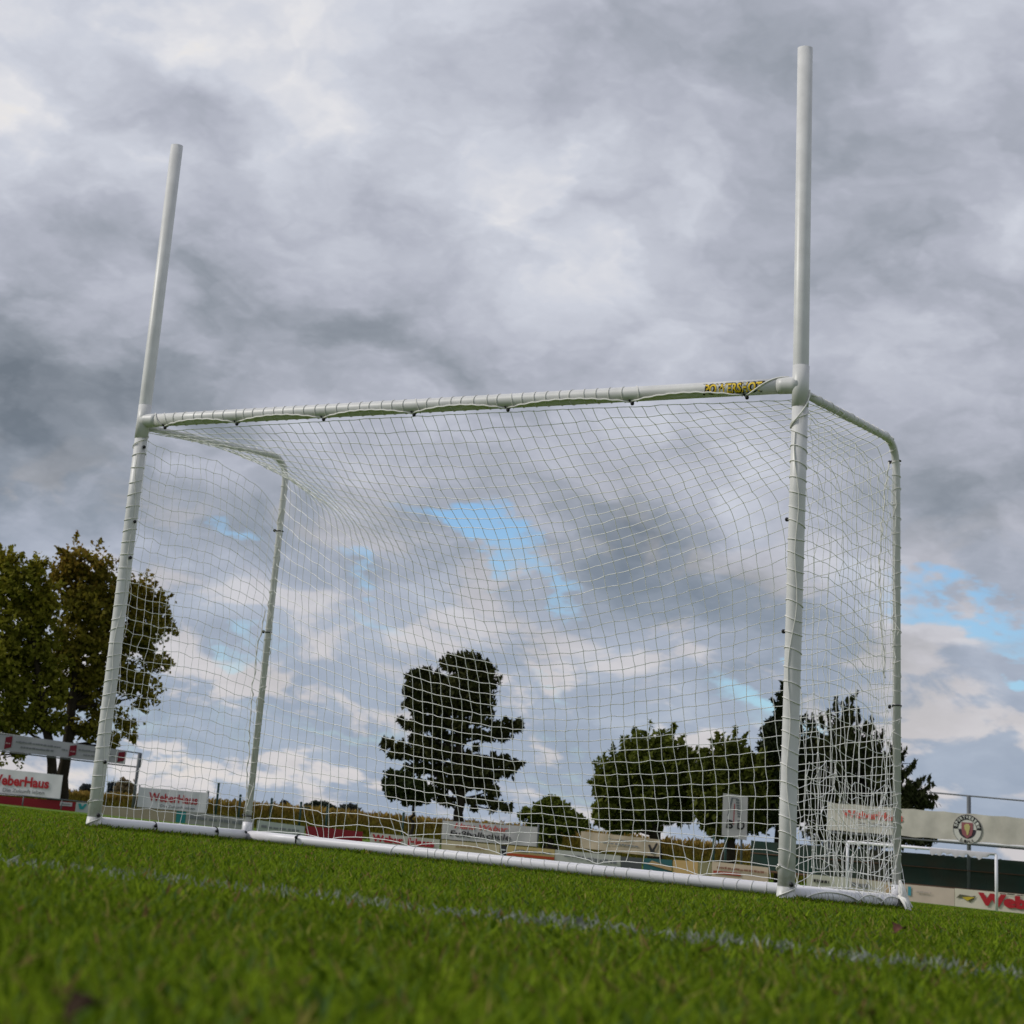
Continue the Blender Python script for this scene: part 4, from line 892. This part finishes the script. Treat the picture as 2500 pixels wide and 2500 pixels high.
p_.rect(.1, .9, .5, .62, M_banner, g, .03, 'stripe')
p_, g = board(1237, 1353, 'yellow board with a red lower stripe left of the white printed board', bm('yellow_board', (.52, .40, .18)), -1)
p_.rect(.0, 1, .06, .30, bm('orange_print', (.42, .06, .02)), g, .03, 'stripe'); p_.scribble(.15, .95, .48, .72, 11, M_grey, g, .05, 'small_print', 16)
p_, g = board(1354, 1514, 'white board with grey print right of the yellow board', bm('offwhite_board', (.46, .46, .42)), -1)
p_.scribble(.15, .45, .45, .7, 4, M_grey, g, .05, 'small_print', 17); p_.scribble(.5, .95, .25, .6, 7, M_grey, g, .05, 'small_print', 18)
p_, g = board(1515, 1566, 'dark grey board end beside the white printed board', bm('charcoal_board', (.08, .085, .09)), 1)
p_, g = board(1570, 1640, 'teal board with a tan diagonal stripe', bm('teal_grey_board', (.03, .12, .13)), 1)
p_.poly([(.15, .55), (.3, .85), (1.0, .45), (1.0, .2)], bm('tan_print', (.45, .30, .14)), g, .03, 'stripe')
p_, g = board(1642, 1703, 'plain bright tan board left of the faded one', bm('tan_board', (.58, .38, .16)), 0)
p_, g = board(1704, 1736, 'faded olive board between tan ones', bm('olive_board', (.28, .25, .13)), 0)
p_, g = board(1737, 1875, 'cream board with a red stripe ending near the right front post', bm('sand_board', (.58, .46, .34)), -4)
p_.rect(.03, .52, .30, .48, bm('brick_print', (.34, .06, .03)), g, .03, 'stripe'); p_.scribble(.1, .97, .62, .76, 12, bm('brown_print', (.25, .12, .08)), g, .05, 'small_print', 20)
p_, g = board(1969, 2066, 'cream board with dark handwriting, framed by the right side net', bm('pale_cream_board', (.50, .49, .40)), 0)
p_.scribble(.18, .58, .45, .72, 7, M_dark, g, .05, 'small_print', 21); p_.scribble(.05, .95, .02, .14, 10, M_dark, g, .05, 'small_print', 22)
p_, g = board(2068, 2190, 'cream board with scattered print behind the small far goal', bm('ivory_board', (.48, .44, .35)), 0)
p_.scribble(.1, .45, .4, .75, 5, M_grey, g, .05, 'small_print', 23); p_.rect(.75, .9, .2, .8, bm('tan_print', (.5, .36, .22)), g, .03, 'mark')
p_, g = board(2191, 2330, 'pinkish board with a small round logo and a blue block, right of the rear support', bm('pink_board', (.56, .46, .38)), 0)
p_.rect(.19, .245, .15, .85, bm('blue_print', (.06, .28, .36)), g, .03, 'mark')
p_.poly([(.11+.035*math.cos(t), .5+.30*math.sin(t)) for t in np.arange(14)*2*math.pi/14], bm('mauve_print', (.24, .19, .20)), g, .03, 'logo'); p_.scribble(.34, .6, .45, .6, 4, bm('faint_print', (.42, .36, .32)), g, .05, 'small_print', 24)
p_, g = board(2331, 2600, 'cream board with huge red lettering at the right edge', bm('bright_cream_board', (.60, .55, .45)), -1)
p_.poly([(.015, .34), (.05, .62), (.16, .55), (.20, .62), (.17, .28), (.14, .12), (.12, .34), (.07, .40)], bm('olive_print', (.10, .10, .06)), g, .03, 'logo'); p_.poly([(.07, .42), (.13, .50), (.19, .50), (.12, .22)], bm('gold_print', (.50, .38, .03)), g, .045, 'logo')
p_.text('WeberHaus', .22, 1.28, .10, .84, M_red, g, .07, q=.05); p_.scribble(.42, .75, .90, .97, 5, M_dark, g, .05, 'small_print', 26)
# ball-stop posts in front of the field
for x, yt, yb, lab in ((503, 1933, 1998, 'just right of the second red lettered banner'), (527, 1913, 1999, 'the tallest of the row, left of the left rear support'), (583, 1942, 2002, 'directly left of the left rear support'), (660, 1951, 2010, 'first one right of the left rear support'),
                       (732, 1960, 2018, 'with a short side arm'), (797, 1968, 2024, 'in front of the wide distant tree'), (983, 1986, 2042, 'just left of the small leafy tree trunk'), (1743, 2040, 2110, 'left of the two beside the placard'), (1772, 2044, 2112, 'under the white placard')):
    b = PX(x-2, yb, 101); t_ = PX(x, yt, 101); zb = gz(b)
    e = empty('fence_post', (b[0], b[1], zb), 'dark green steel fence post, '+lab, 'fence post', 'green posts along the field')
    m = MB(); pole(m, (b[0], b[1], zb-.1), (b[0], b[1], t_[2]), .06); m.build('pole', M_green_post, e)
    m = MB(); m.ball((b[0], b[1], t_[2]), .07); m.build('cap', M_green_post, e)
    if x == 732:
        m = MB(); pole(m, (b[0], b[1], t_[2]-.22), PX(757, 1972, 101), .035); m.build('arm', M_green_post, e)
# long banner and ball-stop frame on the right
pn = Panel(2020, 1958, 2027, 90, 2620, 2006, 2076, 86)
g = proot('long_banner', pn, 'long weathered cream banner with a round club emblem on the right', 'banner', 'advertising banners round the pitch')
ck = pn.sheet('cloth', M_banner2, g, wave=.012, nu=120, nv=6, k=15, sag=.03)
M_fred = mat('bleached_red_print', (.52, .10, .08), .6, .2)
pn.text('WeberHaus', .065, .325, .52, .80, M_fred, ck, .03, q=.035); pn.text('Die Zukunft leben', .13, .315, .28, .42, M_grey, ck, .01, q=.035)
cu, cv = (2374-2020)/600, .43
asp = np.linalg.norm(pn.TL-pn.BL)/np.linalg.norm(pn.BR-pn.BL)
Rv = .52
def cp(r_, t_): return (cu+r_*math.sin(t_)*asp, cv+r_*math.cos(t_))
eo = .035
def ringpoly(r0, r1, t0, t1, mt, q, name, n=24):
    m = MB(); ts = np.linspace(t0, t1, n); V = [pn.p(*cp(r0, a), q) for a in ts]+[pn.p(*cp(r1, a), q) for a in ts]
    m.add(V, [(i, i+1, n+i+1, n+i) for i in range(n-1)]); return m.build(name, mt, ck, smooth=False)
ringpoly(0, Rv, 0, 2*math.pi, mat('emblem_white', (.55, .54, .50), .6, .2), eo, 'emblem', 40)
ringpoly(Rv*.66, Rv, -math.pi/2, math.pi/2, M_dark, eo+.01, 'emblem_band', 30)
ringpoly(Rv*.97, Rv, math.pi/2, 1.5*math.pi, M_grey, eo+.01, 'emblem_band', 30)
ringpoly(0, Rv*.62, math.pi/2, 1.5*math.pi, mat('emblem_dark', (.035, .03, .04), .6, .2), eo+.01, 'emblem_band', 30)
M_ew = mat('emblem_letters', (.60, .60, .56), .6, .2)
def arc_text(body, t0, t1, r0, r1, mt, up=True):
    n = len(body)
    m = MB()
    for k, ch in enumerate(body):
        tv, f = text_uv(ch, .03); tc_ = t0+(t1-t0)*(k+.5)/n; w = abs(t1-t0)/n*.72
        P_ = []
        for a, b in tv:
            ang = tc_+(a-.5)*w*(1 if t1 > t0 else -1); rr = r0+(r1-r0)*b; P_.append(pn.p(*cp(rr, ang), eo+.03))
        m.add(P_, f)
    m.build('emblem_lettering', mt, ck, smooth=False)
arc_text('SPORTVEREIN', -1.42, 1.42, Rv*.72, Rv*.94, M_ew)
arc_text('LINX', math.pi+.62, math.pi-.62, Rv*.92, Rv*.72, M_dark)
sh = [(-.40, .46), (.40, .46), (.40, -.05), (.33, -.36), (.0, -.62), (-.33, -.36), (-.40, -.05)]
pn.poly([(cu+a*Rv*asp, cv+b*Rv) for a, b in sh], mat('shield_red', (.26, .09, .10), .6, .2), ck, eo+.022, 'shield')
pn.poly([(cu+a*Rv*asp, cv+b*Rv) for a, b in ((-.20, .26), (-.06, .38), (.12, .36), (.22, .22), (.18, .02), (.14, -.14), (.08, -.36), (-.02, -.40), (-.06, -.16), (-.18, .02))], mat('shield_gold', (.44, .39, .16), .6, .2), ck, eo+.034, 'shield_figure')
r0, r1 = PX(2270, 1934.5, 92), PX(2620, 1966, 87)
pb = PX(2366, 2178, 89)
fr = empty('ballstop_frame', (pb[0], pb[1], gz(pb)), 'dark steel frame with a thin top rail that holds the long right banner', 'frame')
m = MB(); pole(m, (pb[0], pb[1], gz(pb)-.1), (pb[0], pb[1], PX(2376, 1943, 89)[2]), .085); m.build('post', M_steel, fr)
m = MB(); pole(m, r0, r1, .032); m.build('rail', M_steel, fr)
m = MB(); pole(m, PX(2020, 2031, 91), PX(2620, 2083, 87), .04); m.build('rail', M_steel, fr)
m = MB(); q = PX(2020, 2180, 91); pole(m, (q[0], q[1], gz(q)-.1), (q[0], q[1], PX(2022, 1955, 91)[2]), .06); m.build('post', M_steel, fr)
m = MB(); pole(m, PX(2292, 2050, 88), PX(2620, 2078, 86), .035); m.build('cover_strip', M_banner, fr)
# green windscreen fence
pn = Panel(1832, 2052, 2124, 93, 2620, 2112, 2196, 87.5)
g = proot('windscreen_fence', pn, 'dark green mesh windscreen fence behind the small far goal', 'fence')
pn.sheet('screen', mat('green_mesh', (.018, .042, .034), .8, .15, .45, .6, c2=(.034, .034, .024)), g, wave=.02, k=14, nu=60)
M_rust = mat('rusty_rail', (.09, .05, .03), .8, .2)
m = MB(); pole(m, pn.p(0, .0, .05), pn.p(1, .0, .05), .05); m.build('bottom_rail', M_rust, g)
m = MB(); pole(m, pn.p(.0, .58, .03), pn.p(1, .58, .03), .02); m.build('middle_rail', M_rust, g)
for u in (0, .14, .29, .46, .62, .79, .96):
    m = MB(); q = pn.p(u, 0, -.09); pole(m, (q[0], q[1], gz(q)-.1), pn.p(u, 1.02, -.09), .05); m.build('post', M_steel, g)
q = pn.p(.69, .78, .09)
# far small goal
GL, GR = 80.5, 78
a, b, c_, d_ = PX(2075, 2056, GL), PX(2437, 2086, GR), PX(2068, 2166, GL), PX(2433, 2206, GR)
g = empty('far_goal', ((c_[0]+d_[0])/2, (c_[1]+d_[1])/2, gz(d_)), 'plain white goal without a net far off by the windscreen fence', 'goal')
for t_, bb in ((a, c_), (b, d_)):
    m = MB(); pole(m, (bb[0], bb[1], gz(bb)-.1), (bb[0], bb[1], t_[2]), .055); m.build('post', M_bar, g)
m = MB(); pole(m, (c_[0], c_[1], a[2]), (d_[0], d_[1], b[2]), .055); m.build('crossbar', M_bar, g)
back = -np.array([pn.n[0], pn.n[1], 0])
m = MB(); V = []; F = []
for i in range(31):
    u = .57+.42*i/30; t_ = lerp(np.array([c_[0], c_[1], a[2]]), np.array([d_[0], d_[1], b[2]]), u)
    h = .16+.05*math.sin(i*1.7)+.04*math.sin(i*.6)
    if i > 24: h *= (30-i)/6+.15
    for q_, dz_ in ((-.06, .03), (-.07, -.05-.1*h), (-.05, -h)): V.append(t_+back*q_+np.array([0, 0, dz_]))
    if i:
        k = (i-1)*3; F += [(k, k+3, k+4, k+1), (k+1, k+4, k+5, k+2)]
m.add(V, F); m.build('rolled_net', mat('rolled_net', (.55, .53, .58), .9, .1), g)
# dead leaves on the turf
def leaf(px, py, R, s, label, c):
    p = PX(px, py, R); z = float(ground_z(p[0], p[1]))+.036
    m = MB(); V = []; F = []
    n = 9
    for i in range(n):
        u = i/(n-1); w = .42*math.sin(math.pi*u**.8)*(1+.25*math.sin(i*2.4))
        for j, k in enumerate((-1, -.5, 0, .5, 1)): V.append(((u-.5)*s, k*w*s, z*0+abs(k)**1.5*w*s*.7+.12*s*math.sin(u*3)))
    for i in range(n-1):
        for j in range(4): a_ = i*5+j; F.append((a_, a_+1, a_+6, a_+5))
    m.add(V, F); m.tube([(-.5*s, 0, 0), (-.72*s, .05*s, .05*s)], .02*s, 5)
    o = m.build('dead_leaf', mat('dry_leaf', c, .8, .2, .35, 60), None); o.location = (p[0], p[1], z); o.rotation_euler = (.15, -.25, YAW*-1+.6)
    tag(o, label, 'leaf', 'dead leaves on the grass')
leaf(200, 2545, .80, .017, 'dark brown dead leaf lying blurred at the very front of the turf', (.05, .028, .014))
leaf(2198, 2298, 3.3, .026, 'reddish brown dead leaf lying on the grass in front of the right goal post', (.13, .055, .035))
